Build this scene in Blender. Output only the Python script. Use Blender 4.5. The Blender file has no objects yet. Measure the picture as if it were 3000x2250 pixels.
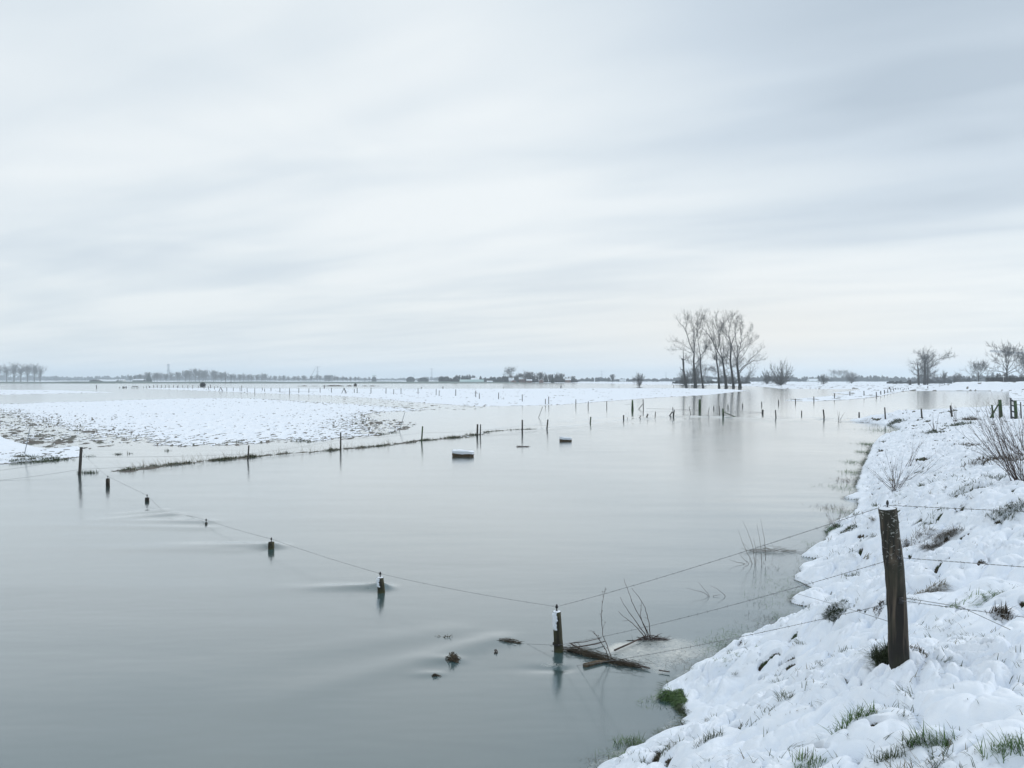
import bpy, math, random
import numpy as np
from mathutils import Vector
R = math.radians
rng = random.Random(7)
nrs = np.random.RandomState(11)
S = bpy.context.scene
COL = S.collection

# ------------------------------------------------------------------ camera, world, sun, exposure
F, HZ, CX, CZ = 2354.0, 1112.0, 1500.0, 3.7        # focal length (photo px), horizon row, centre column, eye height
cam = bpy.data.cameras.new('camera'); cam_o = bpy.data.objects.new('camera', cam); COL.objects.link(cam_o)
cam.sensor_width = 36; cam.lens = 36 * F / 3000; cam.shift_y = -(1125 - HZ) / 3000
cam.clip_start = .1; cam.clip_end = 30000
cam_o.location = (0, 0, CZ); cam_o.rotation_euler = (R(90), 0, 0)
S.camera = cam_o
S.view_settings.view_transform = 'Standard'; S.view_settings.look = 'None'
S.view_settings.exposure = 0.17; S.view_settings.gamma = 1.0; S.view_settings.use_curve_mapping = False

SUN_EL, SUN_AZ = R(33), R(72)
S.cycles.volume_bounces = 4; S.cycles.max_bounces = 10
world = bpy.data.worlds.new('World'); S.world = world; world.use_nodes = True
nt = world.node_tree; nt.nodes.clear()
def N(t, kind, **kw):
    n = t.nodes.new(kind)
    for k, v in kw.items():
        if k.startswith('i_'):
            key = k[2:]
            n.inputs[int(key) if key.isdigit() else key.replace('_', ' ')].default_value = v
        else: setattr(n, k, v)
    return n
def L(t, a, b): t.links.new(a, b)
def M(t, op, a=None, b=None, clamp=False):
    n = t.nodes.new('ShaderNodeMath'); n.operation = op; n.use_clamp = clamp
    for i, v in enumerate((a, b)):
        if v is None: continue
        if isinstance(v, (int, float)): n.inputs[i].default_value = v
        else: t.links.new(v, n.inputs[i])
    return n.outputs[0]
def MIX(t, f, a, b):
    n = t.nodes.new('ShaderNodeMix'); n.data_type = 'RGBA'
    for i, v in ((0, f), (6, a), (7, b)):
        if isinstance(v, (int, float)): n.inputs[i].default_value = v
        elif isinstance(v, tuple): n.inputs[i].default_value = v if len(v) == 4 else (*v, 1)
        else: t.links.new(v, n.inputs[i])
    return n.outputs[2]
def RAMP(t, f, stops, interp='LINEAR'):
    n = t.nodes.new('ShaderNodeValToRGB'); n.color_ramp.interpolation = interp
    e = n.color_ramp.elements
    while len(e) < len(stops): e.new(.5)
    for el, (p, c) in zip(e, stops):
        el.position = p; el.color = (c, c, c, 1) if isinstance(c, (int, float)) else (*c, 1)
    t.links.new(f, n.inputs[0]); return n.outputs[0]
def SM(t, v, a, b):                                    # smoothstep of v between a and b
    n = t.nodes.new('ShaderNodeMapRange'); n.interpolation_type = 'SMOOTHSTEP'
    n.inputs[1].default_value = a; n.inputs[2].default_value = b
    t.links.new(v, n.inputs[0]); return n.outputs[0]

sky = N(nt, 'ShaderNodeTexSky', sky_type='NISHITA', sun_disc=False, sun_elevation=SUN_EL, sun_rotation=SUN_AZ)
skc = N(nt, 'ShaderNodeVectorMath', operation='SCALE'); skc.inputs[3].default_value = .10
L(nt, sky.outputs[0], skc.inputs[0])
tc = N(nt, 'ShaderNodeTexCoord')
sp = N(nt, 'ShaderNodeSeparateXYZ'); L(nt, tc.outputs['Generated'], sp.inputs[0])
X, Y, Z = sp.outputs
zz = M(nt, 'ADD', M(nt, 'MAXIMUM', Z, 0.0), .07)
u = M(nt, 'DIVIDE', X, zz); v = M(nt, 'DIVIDE', Y, zz)
cb = N(nt, 'ShaderNodeCombineXYZ'); L(nt, u, cb.inputs[0]); L(nt, v, cb.inputs[1])
def cloud(scale, rot, sx, sy, det, off, dist=.0, rough=.5):
    m0 = N(nt, 'ShaderNodeMapping'); m0.inputs['Rotation'].default_value = (0, 0, rot); L(nt, cb.outputs[0], m0.inputs[0])
    mp = N(nt, 'ShaderNodeMapping'); mp.inputs['Scale'].default_value = (sx, sy, 1); mp.inputs['Location'].default_value = (off, off * .7, 0)
    L(nt, m0.outputs[0], mp.inputs[0])
    n = N(nt, 'ShaderNodeTexNoise'); n.inputs['Scale'].default_value = scale; n.inputs['Detail'].default_value = det
    n.inputs['Distortion'].default_value = dist; n.inputs['Roughness'].default_value = rough
    L(nt, mp.outputs[0], n.inputs[0]); return n.outputs[0]
# streaks drawn out by the wind: the cloud sheet runs towards the left horizon
c1 = cloud(1.0, R(31), .30, .80, 2, 6.3, .35)
c2 = cloud(1.0, R(30), .55, 1.5, 3, 9.4, .3)
c3 = cloud(1.0, R(33), .30, 1.1, 2, 17.7, .2)
c4 = cloud(1.0, R(20), .55, 1.0, 3, 31.3, .5, .55)
cs = M(nt, 'ADD', M(nt, 'ADD', M(nt, 'ADD', M(nt, 'MULTIPLY', c1, .25), M(nt, 'MULTIPLY', c4, .26)), M(nt, 'MULTIPLY', c2, .25)), M(nt, 'MULTIPLY', c3, .24))
cs = SM(nt, cs, .37, .60)
# thick cloud bank over the right of the view, thinner to the left of centre
az = M(nt, 'DIVIDE', X, M(nt, 'MAXIMUM', Y, .05))
bank = M(nt, 'MULTIPLY', SM(nt, M(nt, 'SUBTRACT', az, M(nt, 'MULTIPLY', M(nt, 'SUBTRACT', .3, Z), .6)), -.05, .60), SM(nt, Z, .08, .26))
corner = M(nt, 'MULTIPLY', SM(nt, M(nt, 'MULTIPLY', az, -1.0), .30, .62), SM(nt, Z, .24, .40))
cs = M(nt, 'ADD', .74, M(nt, 'MULTIPLY', M(nt, 'SUBTRACT', cs, .5), .52))
cs = M(nt, 'SUBTRACT', M(nt, 'SUBTRACT', cs, M(nt, 'MULTIPLY', bank, .64)), M(nt, 'MULTIPLY', corner, .22), clamp=True)
low = M(nt, 'SUBTRACT', 1.0, SM(nt, Z, .0, .13))
cs = M(nt, 'ADD', M(nt, 'MULTIPLY', cs, M(nt, 'SUBTRACT', 1.0, M(nt, 'MULTIPLY', low, .5))), M(nt, 'MULTIPLY', low, .40), clamp=True)
ccol = RAMP(nt, cs, [(0, (.45, .53, .61)), (.35, (.565, .645, .72)), (.7, (.70, .765, .81)), (1, (.82, .862, .88))])
# glow of the sun low behind the cloud
sd = N(nt, 'ShaderNodeVectorMath', operation='DOT_PRODUCT'); L(nt, tc.outputs['Generated'], sd.inputs[0])
gd = Vector((math.sin(R(18.3)), math.cos(R(18.3)), .05)).normalized(); sd.inputs[1].default_value = gd
dxx = M(nt, 'MULTIPLY', M(nt, 'SUBTRACT', az, .325), 4.2); dzz = M(nt, 'MULTIPLY', M(nt, 'SUBTRACT', Z, .055), 22.0)
g2 = M(nt, 'ADD', M(nt, 'MULTIPLY', dxx, dxx), M(nt, 'MULTIPLY', dzz, dzz))
glow = M(nt, 'DIVIDE', 1.0, M(nt, 'ADD', 1.0, g2))
glow = M(nt, 'MULTIPLY', glow, SM(nt, Y, 0, .3))
ccol = MIX(nt, M(nt, 'MULTIPLY', glow, .8, clamp=True), ccol, (.86, .835, .79))
# an overcast sky is brightest overhead, well above the picture
over = M(nt, 'ADD', 1.0, M(nt, 'MULTIPLY', SM(nt, Z, .52, .95), .25))
cv = N(nt, 'ShaderNodeVectorMath', operation='SCALE'); L(nt, ccol, cv.inputs[0]); L(nt, over, cv.inputs[3])
fin = MIX(nt, .93, skc.outputs[0], cv.outputs[0])
bg = N(nt, 'ShaderNodeBackground'); bg.inputs[1].default_value = 1.0; L(nt, fin, bg.inputs[0])
ow = N(nt, 'ShaderNodeOutputWorld'); L(nt, bg.outputs[0], ow.inputs[0])

sl = bpy.data.lights.new('sun', 'SUN'); sl.energy = .95; sl.angle = R(24); sl.color = (1, .965, .92)
so = bpy.data.objects.new('sun', sl); COL.objects.link(so); so.location = (0, 0, 50)
so.rotation_euler = Vector((-math.sin(SUN_AZ) * math.cos(SUN_EL), -math.cos(SUN_AZ) * math.cos(SUN_EL), -math.sin(SUN_EL))).to_track_quat('-Z', 'Y').to_euler()

# ------------------------------------------------------------------ numpy helpers
def perlin(x, y, seed=0):
    x = np.asarray(x, float); y = np.asarray(y, float)
    xi = np.floor(x).astype(np.int64); yi = np.floor(y).astype(np.int64)
    xf = x - xi; yf = y - yi
    ux = xf * xf * xf * (xf * (xf * 6 - 15) + 10); uy = yf * yf * yf * (yf * (yf * 6 - 15) + 10)
    def g(i, j, fx, fy):
        h = (i * 374761393 + j * 668265263 + seed * 1274126177) & 0xffffffff
        h = ((h ^ (h >> 13)) * 1274126177) & 0xffffffff
        h = (h ^ (h >> 16)) & 0xffff
        a = h * (2 * math.pi / 65536)
        return np.cos(a) * fx + np.sin(a) * fy
    a = g(xi, yi, xf, yf); b = g(xi + 1, yi, xf - 1, yf)
    c = g(xi, yi + 1, xf, yf - 1); d = g(xi + 1, yi + 1, xf - 1, yf - 1)
    t1 = a + ux * (b - a); t2 = c + ux * (d - c)
    return (t1 + uy * (t2 - t1)) * 1.4
def sstep(v, a, b):
    t = np.clip((v - a) / (b - a), 0, 1); return t * t * (3 - 2 * t)
def G(px, py, z=0.0):                                  # where the view ray through a photo pixel meets height z
    d = (CZ - z) * F / (py - HZ); return ((px - CX) / F * d, d, z)
def P(px, py, d):                                      # the point at distance d
    return Vector(((px - CX) / F * d, d, CZ - (py - HZ) / F * d))
def poly(pts): return np.array([G(a, b)[:2] for a, b in pts])
def sdist(x, y, pg):                                   # signed distance, positive inside
    x = np.asarray(x, float); y = np.asarray(y, float)
    dm = np.full(x.shape, 1e18); ins = np.zeros(x.shape, bool)
    n = len(pg)
    for i in range(n):
        ax, ay = pg[i]; bx, by = pg[(i + 1) % n]
        ex, ey = bx - ax, by - ay
        L2 = ex * ex + ey * ey + 1e-12
        wx = x - ax; wy = y - ay
        t = np.clip((wx * ex + wy * ey) / L2, 0, 1)
        qx = wx - t * ex; qy = wy - t * ey
        dm = np.minimum(dm, qx * qx + qy * qy)
        if ay != by:
            c = ((ay > y) != (by > y)) & (x < (bx - ax) * (y - ay) / (by - ay) + ax)
            ins ^= c
    return np.where(ins, 1, -1) * np.sqrt(dm)
def ldist(x, y, pl):
    dm = np.full(np.shape(x), 1e18)
    for (ax, ay), (bx, by) in zip(pl[:-1], pl[1:]):
        ex, ey = bx - ax, by - ay; L2 = ex * ex + ey * ey + 1e-12
        wx = x - ax; wy = y - ay
        t = np.clip((wx * ex + wy * ey) / L2, 0, 1)
        qx = wx - t * ex; qy = wy - t * ey
        dm = np.minimum(dm, qx * qx + qy * qy)
    return np.sqrt(dm)

# shorelines read off the photograph and laid on the water plane, in metres
NB = [(1749,2250),(1808,2232),(1830,2192),(1878,2184),(1932,2152),(1964,2141),(2000,2127),(1990,2112),(2004,2100),(1990,2080),(1986,2050),
      (1930,2046),(1937,2018),(1972,2000),(2012,1972),(2050,1945),(2085,1925),(2120,1907),(2181,1886),(2229,1866),(2287,1845),(2335,1829),
      (2420,1825),(2445,1818),(2428,1801),(2423,1778),(2386,1781),(2345,1775),(2318,1767),(2311,1759),(2325,1750),(2345,1743),(2380,1737),(2406,1733),
      (2409,1726),(2380,1723),(2355,1714),(2342,1705),(2325,1698),(2330,1686),(2348,1675),(2340,1665),(2348,1655),(2386,1645),(2413,1640),(2380,1636),
      (2348,1630),(2362,1617),(2386,1601),(2420,1584),(2423,1567),(2416,1553),(2443,1530),(2480,1516),(2511,1492),(2511,1465),(2470,1460),
      (2500,1448),(2515,1444),(2505,1425),(2514,1404),(2521,1380),(2538,1357),(2520,1377),(2538,1346),(2555,1305),(2572,1285),(2633,1265),(2640,1251),
      (2589,1244),(2552,1239),(2487,1236)]
NB = NB[:62] + NB[64:]
nb_back = [(2487,1233.5),(2530,1230),(2589,1227),(2657,1224),(2750,1219),(2850,1213),(3000,1206),(3400,1199)]
BANK = np.vstack([np.array([(-6.5, -6.0), (-2.9, 0.2), (-1.1, 3.9), (-.1, 6.0)]), poly(NB), poly(nb_back), np.array([(140, 85), (90, 20), (60, -6)])])
FARP = poly([(6000,1160),(3500,1188),(3050,1196),(2975,1184),(2960,1172),(2955,1160),(2957,1148),(2900,1145.6),(2657,1145.5),
      (2623,1151),(2567,1163),(2487,1171),(2386,1175.6),(2328,1175),(2299,1173),(2345,1168),(2443,1160),(2487,1156),(2433,1150.5),(2487,1147),(2531,1140),
      (2386,1139.6),(2284,1138.7),(2250,1134),(2170,1130.5),(2080,1128),(2000,1127.2),(1900,1126.5),(1760,1123.5),(1693,1122.4),(-3000,1122.4),
      (-9000,1113.6),(9000,1113.6)])
F2 = poly([(414,1137.2),(441,1139.4),(526,1142.3),(644,1147),(750,1151.5),(852,1155),(987,1160),(1089,1167),(1191,1177),(1292,1184),(1394,1190),(1500,1189),
      (1534,1188.5),(1636,1186),(1737,1178.5),(1839,1171),(1941,1164),(2076,1157),(2150,1149),(2192,1145),(2144,1140.4),(1992,1137.4),(1839,1137.3),(1500,1138.8),
      (1259,1139),(953,1138.7),(750,1138),(600,1137),(480,1136.6)])
F1 = poly([(-900,1190),(0,1184.5),(136,1179),(271,1176),(407,1171),(542,1167.5),(644,1166.5),(746,1168),(852,1174),(953,1181),(1055,1186),(1157,1194.6),(1221,1199.7),
      (1191,1204),(1123,1206.5),(1055,1213),(1060,1222),(1020,1245),(1060,1262),(1021,1276),(920,1288),(818,1288),(750,1293),(678,1300),(542,1300),(441,1288),(330,1268),
      (237,1254),(136,1234),(34,1208),(0,1199),(-900,1195)])
F1B = poly([(-900,1195),(0,1198),(34,1208),(136,1230),(237,1250),(441,1280),(700,1290),(900,1270),(1040,1240),(1050,1216),(1110,1220),(1225,1240),(1200,1256),(1157,1264),(1089,1271),(1021,1280),(920,1292),
      (700,1304),(540,1308),(420,1305),(300,1312),(240,1318),(150,1315),(60,1296),(0,1282),(-900,1275)])
F3 = poly([(-900,1270),(0,1279),(51,1300),(136,1318),(230,1309),(238,1325),(232,1338),(170,1346),(68,1354),(0,1359.5),(-900,1400)])
F4 = poly([(-900,1142),(0,1142),(170,1143),(305,1148.5),(330,1150),(203,1152.3),(0,1156.5),(-900,1160)])
MUD = poly([(1000,1163),(1100,1171),(1190,1180),(1300,1187),(1420,1192),(1400,1200),(1280,1202),(1190,1196),(1060,1183),(960,1172)])
STRIP = poly([(367,1380),(450,1369.5),(548,1356.5),(692,1343.5),(765,1336.5),(826,1329.5),(920,1323.5),(1004,1315.5),(1133,1305),(1225,1291.5),(1326,1283),(1394,1273.5),(1448,1264.5),(1500,1260),(1568,1259.5)])

def pillow(x, y, s, seed, k=5.0):
    return 1 - np.exp(-np.abs(perlin(x / s, y / s, seed)) * k)
def bank_base(x, y):
    s = sdist(x, y, BANK) + .05 * perlin(x / .35, y / .35, 3) * sstep(y, 3, 6)
    t = sstep(y, 9, 38)
    top = 2.3 - 1.3 * t; slp = .70 - .42 * t
    sp_ = np.maximum(s, 0)
    edge = .085 * (1 - np.exp(-sp_ / .06))
    se = sp_ - .3 * (1 - np.exp(-sp_ / .3)); rise = top * np.tanh(slp * se / top) + .02 * np.minimum(sp_, 12) * (1 - t)
    out = np.where(s < 0, np.maximum(s * 1.3, -.6), edge + rise)
    return out, s
def bank_full(x, y):
    b, s = bank_base(x, y)
    near = 1 - sstep(y, 12, 45)
    wx = x + .12 * perlin(x / .4, y / .4, 21); wy = y + .12 * perlin(x / .4, y / .4, 22)
    n1 = pillow(wx, wy * 1.25, .62, 5, 5.0); n2 = pillow(wx, wy * 1.2, .27, 6, 4.5); n3 = pillow(wx, wy, .115, 7, 4.0)
    n4 = perlin(x / .045, y / .045, 8); big = perlin(x / 2.6, y / 2.6, 9); md = perlin(x / 1.1, y / 1.1, 10)
    g = sstep(s, .0, .45)
    far = perlin(x / 3.2, y / 3.2, 12) * .10 + pillow(x, y, 1.5, 13) * .10
    rough = sstep(perlin(x / 1.7, y / 1.7, 31), -.35, .45)
    pn = perlin(x / .17, y / .15, 35); pit = sstep(pn, .30, .52) * sstep(perlin(x / .8, y / .6, 36) + .3 * perlin(x / 3, y / 3, 37), .05, .35)
    h = g * (n1 * .135 + n2 * (.035 + .07 * rough) + n3 * (.007 + .048 * rough) + .016 * rough * near * pillow(x, y, .055, 38) + n4 * .0022 * near + big * .09 + md * .06 - pit * .05) + g * (1 - near) * far - g * .13
    cre = (np.exp(-np.abs(perlin(wx / .62, wy * 1.25 / .62, 5)) * 16) + .8 * np.exp(-np.abs(perlin(wx / .27, wy * 1.2 / .27, 6)) * 10))
    pat = sstep(perlin(x / .9 + 4, y / .7, 14), .10, .42) * sstep(perlin(x / .16, y / .16, 15) + .8 * perlin(x / .5, y / .5, 33), .05, .5)
    patf = sstep(perlin(x / 1.1, y / 2.6, 24), .25, .5) * (1 - near)
    bare = cre * pat * 1.1 + patf * sstep(perlin(x / .5, y / .9, 25), 0, .4)
    bare = np.clip(bare + pit * 1.1, 0, 1) * sstep(s, .15, .5)
    h = h - bare * .06
    return b + h, bare, s
def field(x, y, detail=True):
    h = np.full(np.shape(x), -.5); bare = np.zeros(np.shape(x)); mud = np.zeros(np.shape(x))
    n_sh = perlin(x / 2.2, y / 5.0, 40); n_c = perlin(x / .27, y / .65, 41); n_c2 = perlin(x / .62, y / 1.6, 42); n_b = perlin(x / 9, y / 22, 43)
    # ploughed island
    s = sdist(x, y, F1) + 1.2 * n_sh + .9 * n_c2 + .8
    nearside = sstep(-y, -100, -68)
    e = np.where(s > 0, .012 + .13 * (1 - np.exp(-s / 9)), np.maximum(s * .03, -.5)) + sstep(s, -2.5, 1) * ((.05 + .03 * nearside) * n_c + (.05 + .03 * nearside) * n_c2 + .02 * n_b)
    b = sstep(n_c * .8 + .6 * n_c2 + .25 * n_b + .16 * np.exp(-np.maximum(s, 0) / 4) * (.1 + nearside) - .1, .36, .6) * .68
    h = np.maximum(h, e); bare = np.where(e >= h, b, bare)
    s = sdist(x, y, F1B)
    e = -.03 + .10 * n_c + .085 * n_c2 + .045 * n_b + .03 * n_sh
    e = np.where(s > 0, e, -.5)
    b = sstep(perlin(x / .5, y / 1.1, 47) + .6 * n_sh, -.2, .3)
    k = e > h; bare = np.where(k, b, bare); h = np.maximum(h, e)
    # muddy channel
    s = sdist(x, y, MUD)
    e = np.where(s > 0, -.02 + .045 * n_c2 + .04 * perlin(x / 1.5, y / 2.2, 48), -.5)
    k = e > h; bare = np.where(k, .85, bare); h = np.maximum(h, e)
    for pg, top, Lc, amp, sc in ((F2, .13, 14, .05, 2.2), (F3, .16, 2.2, .05, .6), (F4, .12, 10, .04, 2.0)):
        s = sdist(x, y, pg) + amp * 8 * n_sh * (.3 if pg is F3 else 1)
        e = np.where(s > 0, .05 + top * (1 - np.exp(-s / Lc)) + amp * (.6 * perlin(x / sc, y / sc / 1.6, 50) + .5 * n_c), np.maximum(s * .06, -.5))
        b = sstep(n_c * .8 + .6 * perlin(x / 4, y / 7, 52) + .4 * perlin(x / 1.1, y / 4, 53), .55, .8)
        k = e > h; bare = np.where(k, b, bare); h = np.maximum(h, e)
    # grassy strip under the middle fence
    q = ldist(x, y, STRIP); w = .40 + .65 * perlin(x / 2.1, y / 2.1, 54)
    e = np.where(q < 2.5, .068 * np.exp(-(q / np.maximum(w, .15)) ** 2) - .05 + .045 * n_c, -.5)
    sn = sstep(perlin(x / 1.1, y / 1.1, 55), -.1, .15) * sstep(x, -6, -2)
    k = e > h; bare = np.where(k, 1 - sn, bare); h = np.maximum(h, e)
    # far shore
    s = sdist(x, y, FARP)
    e = np.where(s > 0, .06 + .30 * (1 - np.exp(-s / 16)), np.maximum(s * .05, -.5))
    lev = sstep(x / np.maximum(y, 1), .512, .565) * np.exp(-((y - 300) / 110) ** 2) * sstep(s, 0, 30)
    lev2 = sstep(x / np.maximum(y, 1), .615, .66) * sstep(y, 90, 190) * (1 - sstep(y, 300, 400)) * sstep(s, 0, 22)
    lump = np.abs(perlin(x / 5, y / 9, 57)) * .45 + np.abs(perlin(x / 11, y / 20, 58)) * .5
    e = e + (2.15 + lump) * lev * (1 - lev2) + (2.5 + lump) * lev2 + np.where(s > 0, (.05 * n_sh + .12 * np.abs(perlin(x / 6, y / 14, 59))) * (1 - sstep(y, 500, 900)), 0)
    b = sstep(perlin(x / 2, y / 9, 60) + .45 * n_sh, .40, .62) * (1 - sstep(y, 550, 800))
    k = e > h; bare = np.where(k, b, bare); h = np.maximum(h, e)
    return h, bare
def height(x, y):
    hb, _, s = bank_full(x, y)
    hf, _ = field(x, y)
    return np.where(y < 88, np.maximum(hb, np.where(s > 0, -9, hf)), hf)
def GT(px, py, lo=3.0, hi=700.0):                      # first ground (or water) the ray through a pixel meets
    d = np.exp(np.linspace(math.log(lo), math.log(hi), 900))
    x = (px - CX) / F * d; z = CZ - (py - HZ) / F * d
    h = np.maximum(height(x, d), 0)
    k = np.nonzero(z <= h)[0]
    if len(k) == 0: return Vector(G(px, max(py, HZ + 3)))
    i = k[0]
    if i == 0: return Vector((x[0], d[0], h[0]))
    a, b = z[i-1] - h[i-1], z[i] - h[i]; t = a / (a - b)
    return Vector((x[i-1] + t * (x[i] - x[i-1]), d[i-1] + t * (d[i] - d[i-1]), h[i-1] + t * (h[i] - h[i-1])))

# ------------------------------------------------------------------ mesh and tagging helpers
def mesh_np(name, V, Q, mat, tris=None, smooth=True, attrs=None):
    me = bpy.data.meshes.new(name)
    V = np.asarray(V, np.float32); nq = 0 if Q is None else len(Q); ntr = 0 if tris is None else len(tris)
    me.vertices.add(len(V)); me.vertices.foreach_set('co', V.ravel())
    idx = []; ls = []
    if nq: idx.append(np.asarray(Q, np.int32).ravel()); ls.append(np.arange(nq) * 4)
    if ntr: idx.append(np.asarray(tris, np.int32).ravel()); ls.append(nq * 4 + np.arange(ntr) * 3)
    idx = np.concatenate(idx); ls = np.concatenate(ls)
    me.loops.add(len(idx)); me.loops.foreach_set('vertex_index', idx)
    me.polygons.add(nq + ntr); me.polygons.foreach_set('loop_start', ls.astype(np.int32))
    me.polygons.foreach_set('use_smooth', np.full(nq + ntr, smooth))
    if attrs:
        for k, a in attrs.items():
            at = me.attributes.new(k, 'FLOAT', 'POINT'); at.data.foreach_set('value', np.asarray(a, np.float32).ravel())
    me.update(calc_edges=True); me.validate()
    if mat: me.materials.append(mat)
    return me
def link(name, me, parent=None, loc=None):
    o = bpy.data.objects.new(name, me); COL.objects.link(o)
    if parent is not None: o.parent = parent
    if loc is not None: o.location = loc
    return o
def tag(o, label=None, cat=None, group=None, kind=None):
    if label: o['label'] = label
    if cat: o['category'] = cat
    if group: o['group'] = group
    if kind: o['kind'] = kind
    return o
def empty(name, loc): 
    o = bpy.data.objects.new(name, None); COL.objects.link(o); o.location = loc; o.empty_display_size = .1; return o
ORD = 'first second third fourth fifth sixth seventh eighth ninth tenth eleventh twelfth thirteenth fourteenth fifteenth sixteenth seventeenth eighteenth nineteenth twentieth'.split()
TENS = {20: 'twenty', 30: 'thirty', 40: 'forty', 50: 'fifty', 60: 'sixty'}
def ordw(n):
    if n <= 20: return ORD[n-1]
    t, u_ = n // 10 * 10, n % 10
    return (TENS[t] + '-' + ORD[u_-1]) if u_ else TENS[t][:-1] + 'ieth'

class MB:                                              # collects tubes, boxes and blades into one mesh
    def __init__(s): s.V = []; s.Q = []; s.T = []; s.n = 0
    def add(s, V, Q=None, T=None):
        V = np.asarray(V, float)
        if Q is not None and len(Q): s.Q.append(np.asarray(Q) + s.n)
        if T is not None and len(T): s.T.append(np.asarray(T) + s.n)
        s.V.append(V); s.n += len(V)
    def tube(s, pts, rad, sides=6, cap=True, jit=0):
        pts = [Vector(p) for p in pts]; n = len(pts)
        if isinstance(rad, (int, float)): rad = [rad] * n
        rings = []
        ref = None
        for i, p in enumerate(pts):
            t = (pts[min(i+1, n-1)] - pts[max(i-1, 0)])
            t = t.normalized() if t.length > 1e-9 else Vector((0, 0, 1))
            if ref is None: ref = Vector((1, 0, 0)) if abs(t.x) < .8 else Vector((0, 1, 0))
            a = (ref - t * ref.dot(t)).normalized(); ref = a; b = t.cross(a)
            for k in range(sides):
                an = 2 * math.pi * k / sides; r = rad[i] * (1 + (jit * math.sin(k * 2.4 + i * .7) if jit else 0))
                rings.append(p + (a * math.cos(an) + b * math.sin(an)) * r)
        Q = [(i*sides+k, i*sides+(k+1) % sides, (i+1)*sides+(k+1) % sides, (i+1)*sides+k) for i in range(n-1) for k in range(sides)]
        T = []
        if cap:
            rings += [pts[0], pts[-1]]; c0 = n*sides; c1 = c0+1
            T = [(c0, (k+1) % sides, k) for k in range(sides)] + [(c1, (n-1)*sides+k, (n-1)*sides+(k+1) % sides) for k in range(sides)]
        s.add([tuple(v) for v in rings], Q, T)
    def box(s, c, d, rz=0):
        cx, cy, cz = c; dx, dy, dz = (q/2 for q in d); ca, sa = math.cos(rz), math.sin(rz)
        V = [(cx + x*dx*ca - y*dy*sa, cy + x*dx*sa + y*dy*ca, cz + z*dz) for z in (-1, 1) for x, y in ((-1,-1),(1,-1),(1,1),(-1,1))]
        s.add(V, [(3,2,1,0),(4,5,6,7),(0,1,5,4),(1,2,6,5),(2,3,7,6),(3,0,4,7)])
    def segs(s, P0, P1, R0, R1, sides=3):              # many loose tapered twigs at once
        P0 = np.asarray(P0, float); P1 = np.asarray(P1, float); R0 = np.asarray(R0)[:, None]; R1 = np.asarray(R1)[:, None]
        t = P1 - P0; t /= np.linalg.norm(t, axis=1, keepdims=True) + 1e-9
        ref = np.where(np.abs(t[:, :1]) < .8, [[1., 0, 0]], [[0, 1., 0]])
        a = ref - t * (ref * t).sum(1, keepdims=True); a /= np.linalg.norm(a, axis=1, keepdims=True); b = np.cross(t, a)
        n = len(P0); V = np.zeros((n, 2 * sides, 3))
        for k in range(sides):
            an = 2*math.pi*k/sides; o = a*math.cos(an) + b*math.sin(an)
            V[:, k] = P0 + o*R0; V[:, sides+k] = P1 + o*R1
        base = (np.arange(n) * 2 * sides)[:, None]
        Q = np.concatenate([base + np.array([[k, (k+1) % sides, sides+(k+1) % sides, sides+k]]) for k in range(sides)])
        s.add(V.reshape(-1, 3), Q)
    def blades(s, B, D, Ln, W, bend):                  # grass blades: base, lean (unit-ish), length, width, droop
        B = np.asarray(B, float); D = np.asarray(D, float); Ln = np.asarray(Ln, float)[:, None]; W = np.asarray(W, float)[:, None]; bend = np.asarray(bend, float)[:, None]
        n = len(B); side = np.cross(D, [[0, 0, 1.]]); side /= np.linalg.norm(side, axis=1, keepdims=True) + 1e-9
        fl = D * [[1, 1, 0]]
        V = np.zeros((n, 7, 3))
        for i, t in enumerate((0, .4, .75, 1.0)):
            c = B + D * Ln * t + (fl * bend * Ln - np.array([[0, 0, 1.]]) * bend * Ln * .7) * t * t
            w = W * (1, .85, .5, 0)[i]
            if i < 3: V[:, i*2] = c - side*w; V[:, i*2+1] = c + side*w
            else: V[:, 6] = c
        base = (np.arange(n) * 7)[:, None]
        s.add(V.reshape(-1, 3), np.concatenate([base + [[0,1,3,2]], base + [[2,3,5,4]]]), base + [[4,5,6]])
    def build(s, name, mat, parent=None, smooth=True, loc=None):
        V = np.concatenate(s.V) if s.V else np.zeros((0, 3))
        if loc is not None: V = V - np.array(tuple(loc))
        Q = np.concatenate(s.Q) if s.Q else None; T = np.concatenate(s.T) if s.T else None
        return link(name, mesh_np(name, V, Q, mat, T, smooth), parent, loc)

# ------------------------------------------------------------------ materials
def mat(name):
    m = bpy.data.materials.new(name); m.use_nodes = True; t = m.node_tree; t.nodes.clear()
    o = t.nodes.new('ShaderNodeOutputMaterial'); p = t.nodes.new('ShaderNodeBsdfPrincipled'); t.links.new(p.outputs[0], o.inputs[0])
    return m, t, p
def noise(t, scale, det=3, vec=None, dist=0, obj=True, sc=None, rough=.5):
    n = t.nodes.new('ShaderNodeTexNoise'); n.inputs['Scale'].default_value = scale; n.inputs['Detail'].default_value = det
    n.inputs['Distortion'].default_value = dist; n.inputs['Roughness'].default_value = rough
    if vec is None: 
        g = t.nodes.new('ShaderNodeNewGeometry'); vec = g.outputs['Position']
    if sc:
        mp = t.nodes.new('ShaderNodeMapping'); mp.inputs['Scale'].default_value = sc; t.links.new(vec, mp.inputs[0]); vec = mp.outputs[0]
    t.links.new(vec, n.inputs[0]); return n.outputs[0]
def bump(t, p, h, strength, dist=.01):
    b = t.nodes.new('ShaderNodeBump'); b.inputs['Strength'].default_value = strength; b.inputs['Distance'].default_value = dist
    t.links.new(h, b.inputs['Height']); t.links.new(b.outputs[0], p.inputs['Normal'])
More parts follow.
